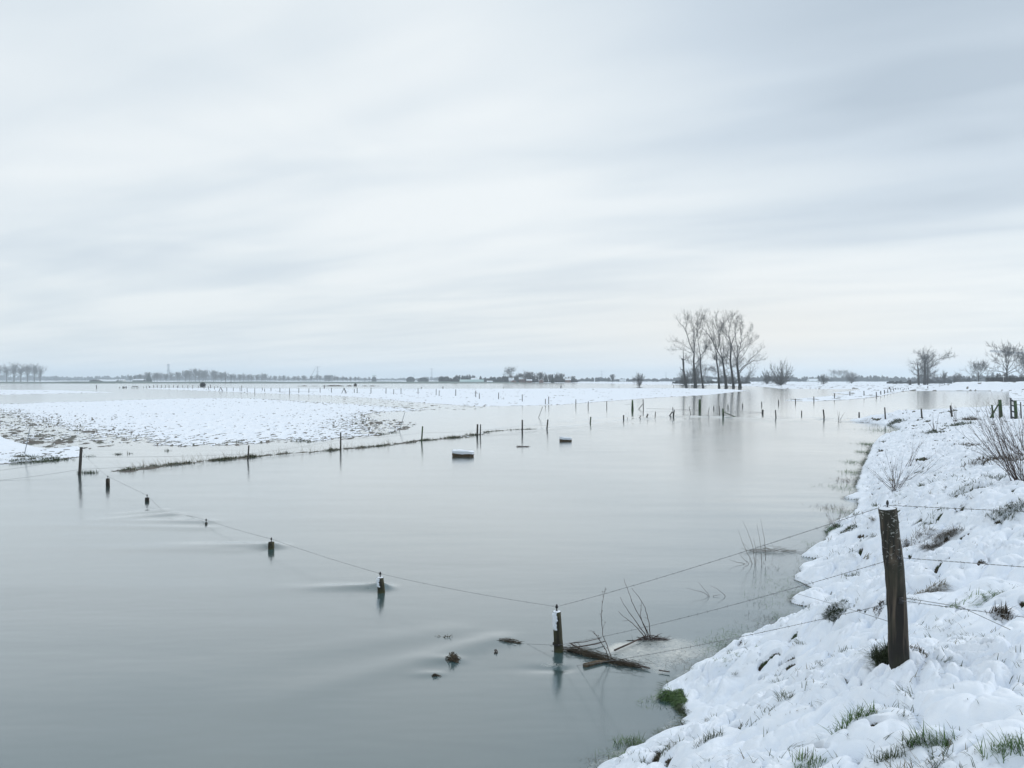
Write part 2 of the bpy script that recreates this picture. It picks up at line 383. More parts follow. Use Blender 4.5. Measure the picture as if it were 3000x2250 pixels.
def simple(name, c1, c2, scale=6, rough=.85, bmp=0, sc=None, bd=.01):
    m, t, p = mat(name); n = noise(t, scale, 4, sc=sc)
    t.links.new(RAMP(t, n, [(.3, c1), (.7, c2)]), p.inputs['Base Color']); p.inputs['Roughness'].default_value = rough
    if bmp: bump(t, p, n, bmp, bd)
    return m
SNOW1, SNOW2 = (.80, .855, .93), (.87, .905, .955)
def snow_ground(name, soil1, soil2, grass, near):
    m, t, p = mat(name)
    at = t.nodes.new('ShaderNodeAttribute'); at.attribute_name = 'bare'
    n1 = noise(t, 9 if near else .8, 4); n2 = noise(t, 60 if near else 3, 3)
    snow = RAMP(t, n1, [(.3, SNOW1), (.7, SNOW2)])
    soil = MIX(t, RAMP(t, n2, [(.4, 0), (.6, 1)]), soil1, soil2)
    soil = MIX(t, RAMP(t, n1, [(.48, 0), (.56, 1)]), soil, grass)
    f = M(t, 'ADD', at.outputs['Fac'], M(t, 'MULTIPLY', M(t, 'SUBTRACT', n2, .5), .5))
    f = RAMP(t, f, [(.36, 0), (.5, 1)])
    t.links.new(MIX(t, f, snow, soil), p.inputs['Base Color'])
    p.inputs['Roughness'].default_value = .8; p.inputs['Specular IOR Level'].default_value = .25
    if near: bump(t, p, M(t, 'ADD', noise(t, 130, 3), noise(t, 38, 3)), .35, .008)
    else: bump(t, p, noise(t, 2.5, 4), .5, .05)
    return m
M_bank = snow_ground('snow_on_bank', (.030, .024, .018), (.07, .055, .035), (.035, .055, .022), True)
M_field = snow_ground('snow_on_field', (.10, .09, .08), (.16, .145, .125), (.11, .115, .095), False)
def water_mat():
    m, t, p = mat('silty_water')
    at = t.nodes.new('ShaderNodeAttribute'); at.attribute_name = 'foam'
    silt = RAMP(t, noise(t, .16, 3, sc=(.5, 1.6, 1)), [(.3, (.044, .086, .094)), (.7, (.060, .106, .112))])
    fo = M(t, 'ADD', at.outputs['Fac'], M(t, 'MULTIPLY', M(t, 'SUBTRACT', noise(t, 14, 5, dist=1.4, rough=.65), .5), M(t, 'MULTIPLY', at.outputs['Fac'], 2.2)))
    fo = RAMP(t, fo, [(.3, 0), (.95, 1)])
    t.links.new(MIX(t, fo, silt, (.62, .62, .58)), p.inputs['Base Color'])
    ar = t.nodes.new('ShaderNodeAttribute'); ar.attribute_name = 'current'
    rg = M(t, 'ADD', .12, M(t, 'MULTIPLY', ar.outputs['Fac'], .05))
    t.links.new(M(t, 'ADD', rg, M(t, 'MULTIPLY', fo, .5)), p.inputs['Roughness'])
    t.links.new(M(t, 'ADD', rg, M(t, 'MULTIPLY', fo, .5)), p.inputs['Coat Roughness'])
    p.inputs['IOR'].default_value = 1.62; p.inputs['Coat Weight'].default_value = 1.0; p.inputs['Coat IOR'].default_value = 1.62
    a = noise(t, .35, 3, sc=(.35, 1.5, 1), dist=.6); b = noise(t, 1.7, 3, sc=(.4, 1.4, 1), dist=.4); c = noise(t, .06, 2, sc=(.5, 1.5, 1), dist=.8)
    h = M(t, 'ADD', M(t, 'ADD', M(t, 'MULTIPLY', a, .9), M(t, 'MULTIPLY', b, .14)), M(t, 'MULTIPLY', c, 4.0))
    bump(t, p, h, .16, .05)
    t.links.new(p.inputs['Normal'].links[0].from_socket, p.inputs['Coat Normal'])
    return m
M_water = water_mat()
def wood(name, c1, c2, algae=None, lichen=0.0, snow_dir=None):
    m, t, p = mat(name)
    tcn = t.nodes.new('ShaderNodeTexCoord'); oc = tcn.outputs['Object']
    g = noise(t, 26, 5, vec=oc, sc=(1, 1, .09), dist=.8); b = noise(t, 3.5, 3, vec=oc)
    col = RAMP(t, g, [(.46, c1), (.72, c2)])
    if algae: col = MIX(t, RAMP(t, b, [(.42, 0), (.62, .85)]), col, algae)
    if lichen:
        v_ = noise(t, 34, 4, vec=oc, dist=.9, sc=(1, 1, 1.6)); s_ = t.nodes.new('ShaderNodeSeparateXYZ'); t.links.new(oc, s_.inputs[0])
        li = M(t, 'MULTIPLY', RAMP(t, v_, [(.60, 0), (.64, 1)]), SM(t, s_.outputs[2], lichen, lichen + .25))
        col = MIX(t, M(t, 'MULTIPLY', li, .85), col, (.30, .31, .29))
    t.links.new(col, p.inputs['Base Color']); p.inputs['Roughness'].default_value = .8
    bump(t, p, g, .9, .012)
    return m
M_post = wood('old_post_wood', (.008, .0065, .005), (.11, .085, .06), algae=(.020, .022, .012), lichen=.62)
M_post_w = wood('wet_mossy_post_wood', (.020, .018, .012), (.085, .078, .045), algae=(.055, .062, .022))
M_post_far = wood('grey_post_wood', (.035, .033, .030), (.09, .08, .068))
M_post_green = wood('green_algae_post_wood', (.035, .05, .025), (.07, .10, .04), algae=(.045, .11, .03))
M_metal = simple('black_plastic', (.008, .008, .009), (.015, .015, .017), 20, .4)
M_wire = simple('galvanised_wire', (.14, .145, .15), (.24, .245, .25), 60, .45)
M_snow = simple('snow', SNOW1, SNOW2, 14, .8, .4)
M_bark = simple('dark_bark', (.030, .027, .025), (.062, .056, .050), 2.5, .9)
M_twig = simple('bare_twigs', (.055, .052, .05), (.105, .098, .09), 1.5, .9)
M_twig_red = simple('brown_stems', (.045, .030, .026), (.10, .070, .058), 12, .8)
M_wood_far = simple('far_wood', (.035, .042, .045), (.085, .085, .08), .12, 1)
M_ever = simple('evergreen', (.016, .028, .018), (.035, .05, .03), .8, 1)
M_dike = simple('frosted_dike_grass', (.13, .17, .15), (.24, .28, .27), .05, 1, sc=(.4, 1, 3))
M_grass = simple('green_grass', (.045, .11, .03), (.12, .20, .06), 7, .6)
M_grass_d = simple('dark_grass', (.025, .045, .018), (.065, .085, .035), 9, .7)
M_straw = simple('dead_grass', (.10, .085, .05), (.22, .19, .12), 11, .8)
M_straw_d = simple('brown_dead_grass', (.045, .035, .022), (.12, .095, .06), 11, .8)
M_wall_d = simple('dark_boards', (.05, .055, .06), (.09, .095, .10), .3, .9)
M_wall_b = simple('brick', (.16, .09, .07), (.24, .15, .12), .4, .9)
M_wall_w = simple('pale_wall', (.5, .51, .5), (.6, .6, .58), .4, .8)
M_roof_s = simple('snow_on_roof', (.62, .68, .74), (.84, .88, .92), .25, .8)
M_roof_t = simple('pale_green_sheet', (.35, .50, .50), (.5, .62, .62), .15, .6)
M_steel = simple('grey_steel', (.22, .25, .28), (.33, .36, .38), .5, .5)
M_white = simple('white_paint', (.7, .72, .74), (.8, .8, .8), .5, .5)
M_hay = simple('wet_straw', (.035, .026, .018), (.15, .105, .06), 22, .95, 1, sc=(1, 1, 4), bd=.03)
M_glass = simple('dark_window', (.02, .025, .03), (.05, .055, .06), 1, .2)

# ------------------------------------------------------------------ water and ground
def fan(rows, cols):
    d = rows[:, None]; r = cols[None, :]
    x = d * r; y = np.broadcast_to(d, x.shape)
    nr, nc = x.shape
    i = np.arange(nr - 1)[:, None] * nc + np.arange(nc - 1)[None, :]
    Q = np.stack([i, i + 1, i + nc + 1, i + nc], -1).reshape(-1, 4)
    return x.ravel(), y.ravel().copy(), Q
def from_rows(py): return (CZ * F / (np.array(py) - HZ))
FAR = 6200.0
# water
rows = np.concatenate([np.linspace(.5, 5.5, 40)[:-1], from_rows(np.concatenate([np.arange(2690, 1330, -3.2), np.arange(1330, 1130, -1.2), np.arange(1130, 1114, -1)])), [FAR]])
rows = np.sort(rows)
cols = np.linspace(-.95, .9, 950)
x, y, Q = fan(rows, cols)
wz = np.zeros_like(x)
near = 1 - sstep(y, 40, 120)
wz += near * (.0016 * perlin(x / 1.6, y / .7, 70) + .006 * perlin(x / 4.5, y / 1.7, 71) + .0005 * perlin(x / .5, y / .16, 74) * (1 - sstep(y, 15, 30)))
def wake(px, py, A, lu, w, ang=0, lift=0, base=None):
    global wz
    cx_, cy_ = G(px, py)[:2]
    ca, sa = math.cos(ang), math.sin(ang)
    u_ = -(x - cx_) * ca + (y - cy_) * sa; v_ = (x - cx_) * sa + (y - cy_) * ca
    along = np.where(u_ > 0, np.exp(-(u_ / lu) ** 2), np.exp(-(u_ / (w * 1.2)) ** 2))
    ww = w * (1 + .35 * np.maximum(u_, 0) / lu)
    wz += A * along * np.exp(-(v_ / ww) ** 2)
wake(1115, 1722, .060, 1.1, .16); wake(1118, 1724, .05, .22, .14)
wake(795, 1600, .05, 1.9, .24, R(3)); wake(797, 1604, .06, .3, .2); wake(700, 1612, .02, 3, .3, R(4))
wake(603, 1530, .05, 2.2, .26, R(4)); wake(590, 1548, .03, 3.2, .3, R(6))
wake(500, 1508, .055, 1.1, .22, R(-28)); wake(470, 1497, .04, .9, .2, R(-32))
wake(1450, 1874, .028, 2.4, .26, R(-40)); wake(1320, 1850, .014, 2.4, .35, R(-25))
wake(1325, 1935, .025, .35, .13); wake(1275, 1975, .015, .3, .1); wake(1650, 1960, -.02, .5, .1)
WEIR = poly([(1568,1262),(1650,1255),(1735,1246),(1827,1234),(1900,1227),(1975,1222),(2030,1221),(2120,1223),(2200,1226),(2300,1229),(2420,1231),(2487,1236)])
q = ldist(x, y, WEIR)
wz += .085 * np.exp(-(q / 1.1) ** 2) * (.75 + .7 * perlin(x / 2.3, y / 2.3, 73)) + .065 * np.exp(-((q - 3.2) / 1.4) ** 2) * (.3 + .9 * np.abs(perlin(x / 3.0, y / 3.0, 75))) * (y < 90)
for a, b, c in ((1970,1222,.14), (2118,1224,.16), (2025,1221,.07), (2073,1222,.07), (2413,1229,.14), (2272,1230,.06), (1895,1228,.08), (1920,1224,.06)):
    cx_, cy_ = G(a, b)[:2]; wz += c * np.exp(-(((x - cx_) / .8) ** 2 + ((y - cy_) / 1.2) ** 2))
foam = np.zeros_like(x)
FO = poly([(1745,1905),(1775,1885),(1830,1876),(1910,1862),(2010,1868),(2080,1885),(2110,1905),(2050,1935),(1985,1960),(1940,1985),(1905,1975),(1850,1950),(1770,1925)])
sf = sdist(x, y, FO)
foam = sstep(sf + .10 * perlin(x / .3, y / .3, 80), -.25, .35) * (.66 + .26 * perlin(x / .42, y / .42, 81))
FB = poly([(1778,1895),(1800,1882),(1870,1877),(1880,1882),(1840,1898),(1800,1912),(1780,1912)])
foam = np.maximum(foam, 1.0 * sstep(sdist(x, y, FB), -.06, .08))
for a, b, ra, rb, k in ((1620,1947,.32,.12,.46), (1640,1945,.5,.05,.3), (1455,1890,.2,.03,.25), (1755,1925,.35,.05,.5), (640,1495,.9,.25,.2), (440,1508,1.0,.3,.3), (2330,1612,1.2,.12,.4)):
    cx_, cy_ = G(a, b)[:2]; foam = np.maximum(foam, k * np.exp(-(((x - cx_) / ra) ** 2 + ((y - cy_) / rb) ** 2)))
foam = np.maximum(foam, .33 * sstep(q * -1, -1.2, -.2) * sstep(perlin(x / 1.2, y / .7, 82), .25, .7))
RIVER = np.vstack([poly([(-1500,1440),(300,1384)]), STRIP, WEIR, poly([(2640,1252)]), np.array([(60, 40), (30, 2), (0, -3), (-60, -3)])])
cur = sstep(sdist(x, y, RIVER), -2.5, 2.0) * (.75 + .6 * perlin(x / 5, y / 9, 88)).clip(.3, 1.2)
sb = -sdist(x, y, BANK)
foam = np.maximum(foam, .42 * np.exp(-(np.maximum(sb, 0) / (.16 + .12 * perlin(x / .7, y / .7, 89))) ** 2) * (y < 60) * sstep(perlin(x / .5, y / .5, 90), -.5, .2))
tag(link('water', mesh_np('water', np.stack([x, y, wz], 1), Q, M_water, attrs={'foam': foam, 'current': cur})), 'flat grey flood water covering the fields', kind='structure')

# near bank
rows = np.concatenate([np.geomspace(.4, 3.4, 40)[:-1], np.geomspace(3.4, 30, 1000)[:-1], np.geomspace(30, 88, 330)])
cols = np.concatenate([np.linspace(-1.6, -.1, 60)[:-1], np.linspace(-.1, .72, 860), np.linspace(.72, 1.6, 60)[1:]])
x, y, Q = fan(rows, cols)
h, b, s = bank_full(x, y)
# leave out what lies far under the water
b = np.where(h < .05, np.maximum(b, sstep(-h, -.025, .0) * .7), b)
keep = (s > -.7)[Q].any(1); Q = Q[keep]
used = np.zeros(len(x), bool); used[Q.ravel()] = True; remap = np.cumsum(used) - 1
tag(link('riverbank', mesh_np('riverbank', np.stack([x, y, h], 1)[used], remap[Q], M_bank, attrs={'bare': b[used]})), 'snow covered grassy bank sloping into the water', kind='structure')

# flooded fields and far land
rows = np.concatenate([[12, 14], from_rows(np.concatenate([np.arange(1620, 1400, -4), np.arange(1400, 1325, -1.6), np.arange(1325, 1134, -.72), np.arange(1134, 1119, -.4), np.arange(1119, 1114, -.25)])), [FAR]])
rows = np.sort(rows); cols = np.linspace(-.9, .85, 1500)
x, y, Q = fan(rows, cols)
h, b = field(x, y)
low = sstep(-h, -.035, -.005); b = np.where(y < 300, np.maximum(b, low * .75), b)
inb = (sdist(x, y, BANK) > -.3) & (y < 87.5); h = np.where(inb, -.9, h); h = np.maximum(h, -.9)
tag(link('ground', mesh_np('ground', np.stack([x, y, h], 1), Q, M_field, attrs={'bare': b})), 'snow dusted fields rising just above the flood water', kind='structure')

# low dike along the far shore
def dike(name, p0, p1, d0, d1, top, label, n=260, taper=40):
    V = []; prof = [(-9, -.4), (-7, .1), (-2.2, top * .9), (-1.2, top), (1.2, top), (8, .1), (10, -.4)]
    for i in range(n + 1):
        t = i / n; d = d0 + (d1 - d0) * t; px = p0 + (p1 - p0) * t; xx = (px - CX) / F * d
        k = min(1, (1 - t) * n / taper * 1.0) ; k = k * k * (3 - 2 * k)
        for yy, zz_ in prof:
            V.append((xx, d + yy, zz_ * (k if zz_ > 0 else 1) + (.12 * math.sin(i * .33) + .08 * math.sin(i * .13)) * (zz_ > .5) * k))
    m = len(prof); Q = [(i*m+j, (i+1)*m+j, (i+1)*m+j+1, i*m+j+1) for i in range(n) for j in range(m-1)]
    return tag(link(name, mesh_np(name, V, Q, M_dike)), label, kind='structure')
dike('dike', -700, 1700, 800, 800, 1.75, 'low grey green dike along the far shore')

# ------------------------------------------------------------------ fence posts
GRP = {}
def post(pt, pb, w, mname, name='fence_post', label=None, group=None, cat='fence post', depth=None, sides=12, loc=None, taper=.94, parent=None, below=.6, bow=0, capd=True):
    """pt, pb: photo pixels of the top and of the foot; w: width in photo pixels"""
    b = GT(*pb) if depth is None else P(pb[0], pb[1], depth)
    d = b.y; t = P(pt[0], pt[1], d)
    r = w / F * d / 2
    mb = MB(); n = 16 if w > 50 else 7 if w > 9 else 3
    v_ = t - b; low_ = b - v_.normalized() * below
    pts = [low_ - b]; rad = [r * 1.05]
    for i in range(n):
        k = i / (n - 1); pts.append(v_ * k + Vector((bow * math.sin(k * math.pi) * r + (rng.uniform(-.025, .025) * r if 0 < i < n-1 else 0), 0, 0))); rad.append(r * (1.05 - (1.05 - taper) * k) * (1 + (rng.uniform(-.03, .03) if w > 9 else 0)))
    mb.tube(pts, rad, (22 if w > 50 else sides) if w > 5 else 7, jit=.018 if w > 50 else .03)
    o = mb.build(name, mname, parent, smooth=True)
    o.location = b
    if label: tag(o, label, cat, group)
    return o, b, t, r

near_posts = []     # (top px, foot px, width, label)
NP = [((2600, 1490), (2634, 1938), 54, M_post, 'thick dark leaning wooden post standing in the snow on the bank'),
      ((1631, 1792), (1637, 1908), 26, M_post_w, 'wooden post in the water beside floating brushwood, snow down its left side'),
      ((1114, 1692), (1117, 1736), 21, M_post_w, 'short snow-streaked post in the water, first to the left of the brushwood'),
      ((795, 1588), (794, 1610), 18, M_post_w, 'short dark submerged post with a broad wake, two posts left of the brushwood'),
      ((604, 1531), (604, 1536), 8, M_post, 'post drowned to its insulator, nearest to the sagging wire and its foam'),
      ((431, 1458), (431, 1469), 12, M_post, 'stub of a dark post barely above the water, left of the sagging wire'),
      ((316, 1402), (316, 1425), 11, M_post, 'black short post next to the tall corner post, mirrored in calm water')]
tops = []
for pt, pb, w, m_, lab in NP:
    r_ = empty('fence_post', (0, 0, 0))
    o, b, t, r = post(pt, pb, w, m_, name='post', bow=.25 if w > 50 else 0, parent=None)
    r_.location = b; o.parent = r_; o.location = (0, 0, 0)
    tag(r_, lab, 'fence post', 'posts of the near barbed wire fence')
    top = t - b
    # insulator on the top of the post
    k = r / .06 * .9; k = min(max(k, .7), 1.2)
    if w < 12 or True:
        mb = MB(); h_ = .10 if w < 50 else .06; q_ = 1 if w < 50 else .5
        mb.tube([top + Vector((0, 0, -.02)), top + Vector((0, 0, h_ * .45)), top + Vector((0, 0, h_ * .5)), top + Vector((0, 0, h_ * .72)), top + Vector((0, 0, h_))], [.008 * q_, .008 * q_, .018 * q_, .02 * q_, .009 * q_], 10)
        mb.tube([top + Vector((0, 0, .0)), top + Vector((0, 0, .012))], [.024, .018], 10)
        mb.build('insulator', M_metal, r_)
    tops.append(b + top + Vector((0, 0, .068 if w < 50 else .045)))
    if w >= 20:                                        # snow lying on the cut top
        mb = MB(); nn = 14; V = [(0, 0, .012)]; 
        for j, (rr, zz_) in enumerate(((.6, .012), (.93, .007), (1.0, -.004))):
            for i in range(nn): 
                a = 2*math.pi*i/nn; q_ = r*rr*(.97+.05*math.sin(3*a+w)); V.append((q_*math.cos(a), q_*math.sin(a), zz_))
        Q_ = [(1+j*nn+i, 1+j*nn+(i+1) % nn, 1+(j+1)*nn+(i+1) % nn, 1+(j+1)*nn+i) for j in range(2) for i in range(nn)]
        T_ = [(0, 1+i, 1+(i+1) % nn) for i in range(nn)]
        mb.add(np.array(V) * [.9, .9, 1] + np.array(tuple(top)), [q_[::-1] for q_ in Q_], [t_ for t_ in T_]); mb.build('snow_cap', M_snow, r_)
    if 20 < w < 30:                                    # snow plastered on the windward side
        mb = MB(); H_ = (top).length * (.46 if w > 25 else .62); nz = 22; na = 12; V = []
        dirv = top.normalized()
        for i in range(nz):
            kz = i / (nz - 1)
            for j in range(na):
                kj = j / (na - 1)
                w0 = .9 * (1 + .35 * perlin(kz * 5 + w, 3.3, 5)); w1 = .80 + .5 * perlin(kz * 6, w * .7, 6) * 1.0
                a = R(180) + (-w0 + kj * (w0 + w1)) + R(40)
                edge_ = min(1, 4 * kj * (1 - kj) * 2.2) * min(1, 6 * kz, 9 * (1 - kz) + .1)
                rr = r * 1.0 + .010 * edge_ - .004
                c = top - dirv * (H_ * (1 - kz) ) + Vector((0, 0, -.004))
                V.append((c.x + rr * math.cos(a), c.y + rr * math.sin(a), c.z))
        Q_ = [(i*na+j, i*na+j+1, (i+1)*na+j+1, (i+1)*na+j) for i in range(nz-1) for j in range(na-1)]
        mb.add(V, Q_); mb.build('snow_crust', M_snow, r_)
    near_posts.append((b, top, r, r_))

# the middle fence: tall corner post at the left, then right along the grass strip and the overflow
MID = [((238,1310),(233,1391),8.2,'d'), ((729,1305),(726,1349),4.5,'d'), ((998,1267),(998,1319),4.6,'d'), ((1238,1249),(1235,1294),4.4,'g'),
       ((1399,1243),(1398,1278),5.4,'d'), ((1408,1243),(1407,1279),3.6,'d'), ((1530,1230),(1530,1271),4.6,'d'), ((1605,1229),(1602,1259),4.2,'d'),
       ((1731,1221),(1729,1242),3.8,'g'), ((1827,1216),(1827,1232),3.8,'d')]
mid_pts = []
for i, (pt, pb, w, c) in enumerate(MID):
    lab = 'tall dark split corner post in open water at the far left' if i == 0 else f'thin dark post, {ordw(i)} to the right of the tall corner post, along the grass strip'
    o, b, t, r = post(pt, pb, w, M_post_green if c == 'g' else M_post_far, label=lab, group='posts of the middle fence')
    mid_pts.append((b, t))
def lean(pt, pb, w, label, name='fence_post', cat='fence post', m_=None, group='posts along the overflow', **k):
    return post(pt, pb, w, m_ or M_post_far, name=name, label=label, cat=cat, group=group, **k)
lean((1838,1222),(1838,1232),1.2,'hair-thin upright stick right of the last grass strip post',name='stake',cat='stake')
lean((1878,1217),(1871,1228),2.4,'short post leaning right, low over the overflow, nearest the thin stick')
lean((1898.5,1212.5),(1893,1225.5),4,'stout short post leaning right in the overflow before the pale leaning one')
lean((1920.5,1206),(1919,1222),2.4,'pale post with a slight lean left of the braced pair')
lean((2018.6,1192),(2024,1217),1.6,'thin pale stake leaning left between the braced pair and the thick green post',name='stake',cat='stake')
lean((2078,1193.5),(2073.5,1219),1.6,'thin pale stake leaning right just left of the thick post with a brace',name='stake',cat='stake')
lean((2107,1189),(2108,1216),2.0,'slim upright stake touching the thick braced post',name='stake',cat='stake')
lean((2272,1201),(2273.5,1226.5),3.4,'slim dark upright post between the two floating-height stubs on the overflow')
lean((2234.8,1200),(2234,1211.8),5.4,'thick low stub crossed by a wire, right of the thick braced post',group='stubs in the overflow')
lean((2348.5,1203),(2348.5,1216),3,'narrow stub standing in water left of the tilted post with a mound',group='stubs in the overflow')
lean((2412,1199.8),(2415,1227.5),4,'tilted post with a mound of water at its foot')
lean((2517,1207.5),(2517,1221.5),4,'stub in the water just off the tip of the snowy headland',group='stubs in the overflow')
lean((2592,1193.5),(2594,1227),4,'post on the tip of the snowy headland, cracked top',group='posts on the snowy headland')
lean((2699,1197),(2701,1223),4.6,'plain post on the snowy headland left of the split-top one',group='posts on the snowy headland')
lean((2784.5,1188),(2789,1221),5,'split-top leaning post on the snowy headland, right of the plain one',group='posts on the snowy headland')
# stakes leaning in the flooded field
lean((88,1254),(72,1330),2.4,'pale grey stake leaning right on the snowy patch at the left edge',name='stake',cat='stake',m_=M_steel)
lean((1186,1208),(1170,1263),1.7,'pale thin stake leaning right off the end of the ploughed field',name='stake',cat='stake',m_=M_steel)
lean((1590,1191),(1578,1223),1.4,'thin brown stake leaning right in the water before the long snowy island',name='stake',cat='stake')
# braced posts
def braced(name, label, parts, m_, d):
    r_ = empty(name, (0, 0, 0)); tag(r_, label, 'fence post', 'braced fence posts')
    for nm, pt, pb, w in parts:
        o, b, t, r = post(pt, pb, w, m_, name=nm, depth=d, below=.35)
        if nm == 'post' and r_.location.length == 0: r_.location = b
        o.parent = r_; o.location = b - r_.location
    return r_
braced('braced_post', 'jumble of broken crossed posts in the overflow', [('post',(1971,1193.5),(1972.5,1217),2.6),('brace',(1969.5,1206.5),(1961,1219),3.4),('brace',(1976,1200.5),(1974,1217),2.6)], M_post_far, 79)
braced('braced_post', 'thick dark post with a long brace sloping down to the right', [('post',(2118,1197.5),(2119,1223),5.4),('brace',(2122,1208),(2147,1218.5),2.4)], M_post_green, 78)
braced('braced_post', 'slender post with a short brace to its left, beside the big green post', [('post',(1884,1169),(1885,1199),2.3),('brace',(1884,1183),(1873,1196.5),1.8)], M_post_far, 100.5)
lean((1852.8,1172),(1853,1201),7,'big bright green post with a narrowed top',group='thick green posts',m_=M_post_green,taper=.62)
lean((2050,1170),(2050,1204),7,'big grey green post right of the pale leaning stake, wire nailed to it',group='thick green posts',m_=M_post_green)
# gate at the right
g_ = GT(2930, 1222); dg = g_.y
braced('gate_post', 'broken mossy gate post with a diagonal strut, by the headland gate', [('post',(2929,1171),(2933,1224),9.5),('brace',(2925,1185),(2909,1212),4.5),('stub',(2906,1186),(2909,1214),5)], M_post_green, dg)
gt = empty('field_gate', (0, 0, 0)); g2_ = P(2972, 1228, dg - 1); gt.location = g2_
tag(gt, 'narrow wooden gate with a green post at the right edge', 'gate')
for nm, pt, pb, w, m_ in (('gate_stile', (2961,1166), (2963,1224), 5, M_wall_d), ('post', (2974,1174), (2977,1231), 8.5, M_post_green), ('post', (2990,1178), (2992,1228), 3.5, M_post_far)):
    o, b, t, r = post(pt, pb, w, m_, name=nm, depth=dg - 1, below=.4); o.parent = gt; o.location = b - g2_
for yy in (1172, 1186, 1203, 1220):
    mb = MB(); a = P(2961, yy, dg - 1) - g2_; c = P(2974, yy + 5, dg - 1) - g2_; mb.tube([a, c], [.05, .05], 6); mb.build('gate_rail', M_wall_d, gt)

# thin posts over the long snowy island, read left to right
def zr(lst, ox, oy, k): return [(ox + a / k, oy + b / k, oy + c / k) for a, b, c in lst]
ROWC = zr([(222,455,485),(272,450,485),(318,450,490),(328,448,490),(385,433,487),(448,433,490),(515,433,490),(577,433,490),(638,433,488),(710,433,490),(770,450,490),(782,433,490),(860,432,492),(940,435,500),(1020,433,505),(1110,442,500),(1205,470,510),(1278,452,520),(1375,455,520),(1427,445,478),(1573,470,545),(1677,475,545),(1788,475,550),(1815,440,550),(1903,478,560),(2025,478,570)], 380, 1050, 5.53)
ROWC += zr([(37,380,430),(67,392,445),(150,380,440),(265,380,455),(390,388,472),(510,385,462),(640,388,460),(787,382,458),(932,382,458),(1230,395,460),(1268,380,465),(1446,378,468),(1640,382,472),(1740,400,482),(1835,385,480),(2057,385,480)], 760, 1050, 4.424)
ROWC += zr([(167,352,445),(205,372,460),(420,358,458),(680,375,475),(727,408,498),(976,400,503),(1283,423,532),(1582,480,565),(1626,450,562),(1977,485,578),(2137,513,597)], 1240, 1060, 4.424) + [(1777.5,1176,1195)]
for i, (a, t_, b_) in enumerate(sorted(ROWC)):
    w = 1.5 if a < 800 else (1.8 if a < 1300 else 2.2)
    dd = CZ * F / (b_ - HZ - 2)                          # these stand a hand above the water
    post((a + rng.uniform(-.4, .4), t_), (a, b_), w, M_post_far, label=f'thin fence post on the long snowy island, {ordw(i+1)} from its left end', group='thin posts of the island fence', depth=dd, sides=6)
ROWD = [(1800+a/4.424, 1160+b/4.424, 1160+c/4.424) for a, b, c in ((1287,133,175),(1472,113,158),(1660,97,143),(1908,73,128),(2127,48,112))]
ROWD = ROWD[:4] + zr([(139,605,657),(357,580,640),(577,570,625),(815,537,605),(1082,493,570),(1282,473,535),(1465,465,535),(1625,478,545),(1682,465,520),(1730,455,508),(1772,445,498),(1812,440,485),(1850,433,472),(1877,425,460),(1907,425,458),(1935,428,458),(1972,440,465),(1990,432,458),(2015,435,455),(2040,425,455)], 2200, 1040, 4.424)
for i, (a, t_, b_) in enumerate(sorted(ROWD)):
    post((a, t_), (a + .3, b_), 2.6 if a < 2600 else 2.0, M_post_far, label=f'small post of the fence curving over the narrow snow spit, {ordw(i+1)} from its left end', group='posts of the snow spit fence', depth=CZ * F / (b_ - HZ), sides=6)
for pt, pb, w, lab in (((282,1127.5),(283,1137),2.2,'lone dark post in open water between the left snowy strips and the cattle-sized fence remains'),
        ((616.8,1127),(617,1137),2.0,'thick dark post behind the left end of the long snowy island'),
        ((949.8,1128),(950,1137.5),2.6,'thick post with a plank behind the island, left of the tripod'),
        ((1234.8,1134),(1234.5,1139),2.2,'thick stub behind the island at the end of a loose wire'),
        ((1297.8,1132),(1297.4,1139.5),2.4,'thick short post behind the middle of the island'),
        ((1643.6,1129),(1643.2,1138.6),2.4,'thick post behind the island, midway to the tall poplars'),
        ((1475.5,1133.5),(1475.5,1139),1.4,'small pale stick behind the island left of the farmhouse group'),
        ((1813.5,1131),(1813.5,1138),1.2,'small stick behind the island right of the round willow'),
        ((1974,1128),(1973.5,1136),1.6,'small dark post at the left foot of the broken poplar'),
        ((2028,1128),(2026.5,1136),1.8,'small leaning post between the broken poplar and its neighbour'),
        ((2606,1134),(2607,1141),4,'thick stub behind the narrow snow spit fence'),
        ((2718.5,1132),(2717,1140),2.6,'small leaning post under the dense trees on the far bank'),
        ((350.5,1134),(350.5,1137),2.4,'leftmost dark stub of the drowned fence remains')):
    lean(pt, pb, w, lab, group='lone posts in the far water', depth=CZ * F / (pb[1] - HZ))
# tripod over the island fence, and fence remains
r_ = empty('tripod', (0, 0, 0)); d_ = CZ * F / (1154 - HZ); c_ = P(1008, 1153.5, d_); r_.location = c_; tag(r_, 'three-legged timber tripod among the thin island posts', 'tripod')
for a, dy in ((1000, 0), (1017, 0), (1008.5, 2.0)):
    mb = MB(); mb.tube([P(1008, 1136.5, d_) - c_, P(a, 1154, d_) - c_ + Vector((0, dy, -.1))], [.07, .07], 6); mb.build('leg', M_post_far, r_)
r_ = empty('tripod', (0, 0, 0)); d_ = CZ * F / (1147 - HZ); c_ = P(647, 1146, d_); r_.location = c_; tag(r_, 'low timber trestle near the left end of the island fence', 'tripod')
for a, t2, dy in ((641, 646, 0), (652, 647, 0), (648, 647, 1.5)):
    mb = MB(); mb.tube([P(t2, 1135, d_) - c_, P(a, 1147, d_) - c_ + Vector((0, dy, -.1))], [.08, .08], 6); mb.build('leg', M_post_far, r_)
r_ = empty('drowned_fence', (0, 0, 0)); d_ = CZ * F / (1137 - HZ); c_ = P(365, 1137, d_); r_.location = c_; tag(r_, 'dark drowned rails and posts at the left end of the island fence', 'fence')
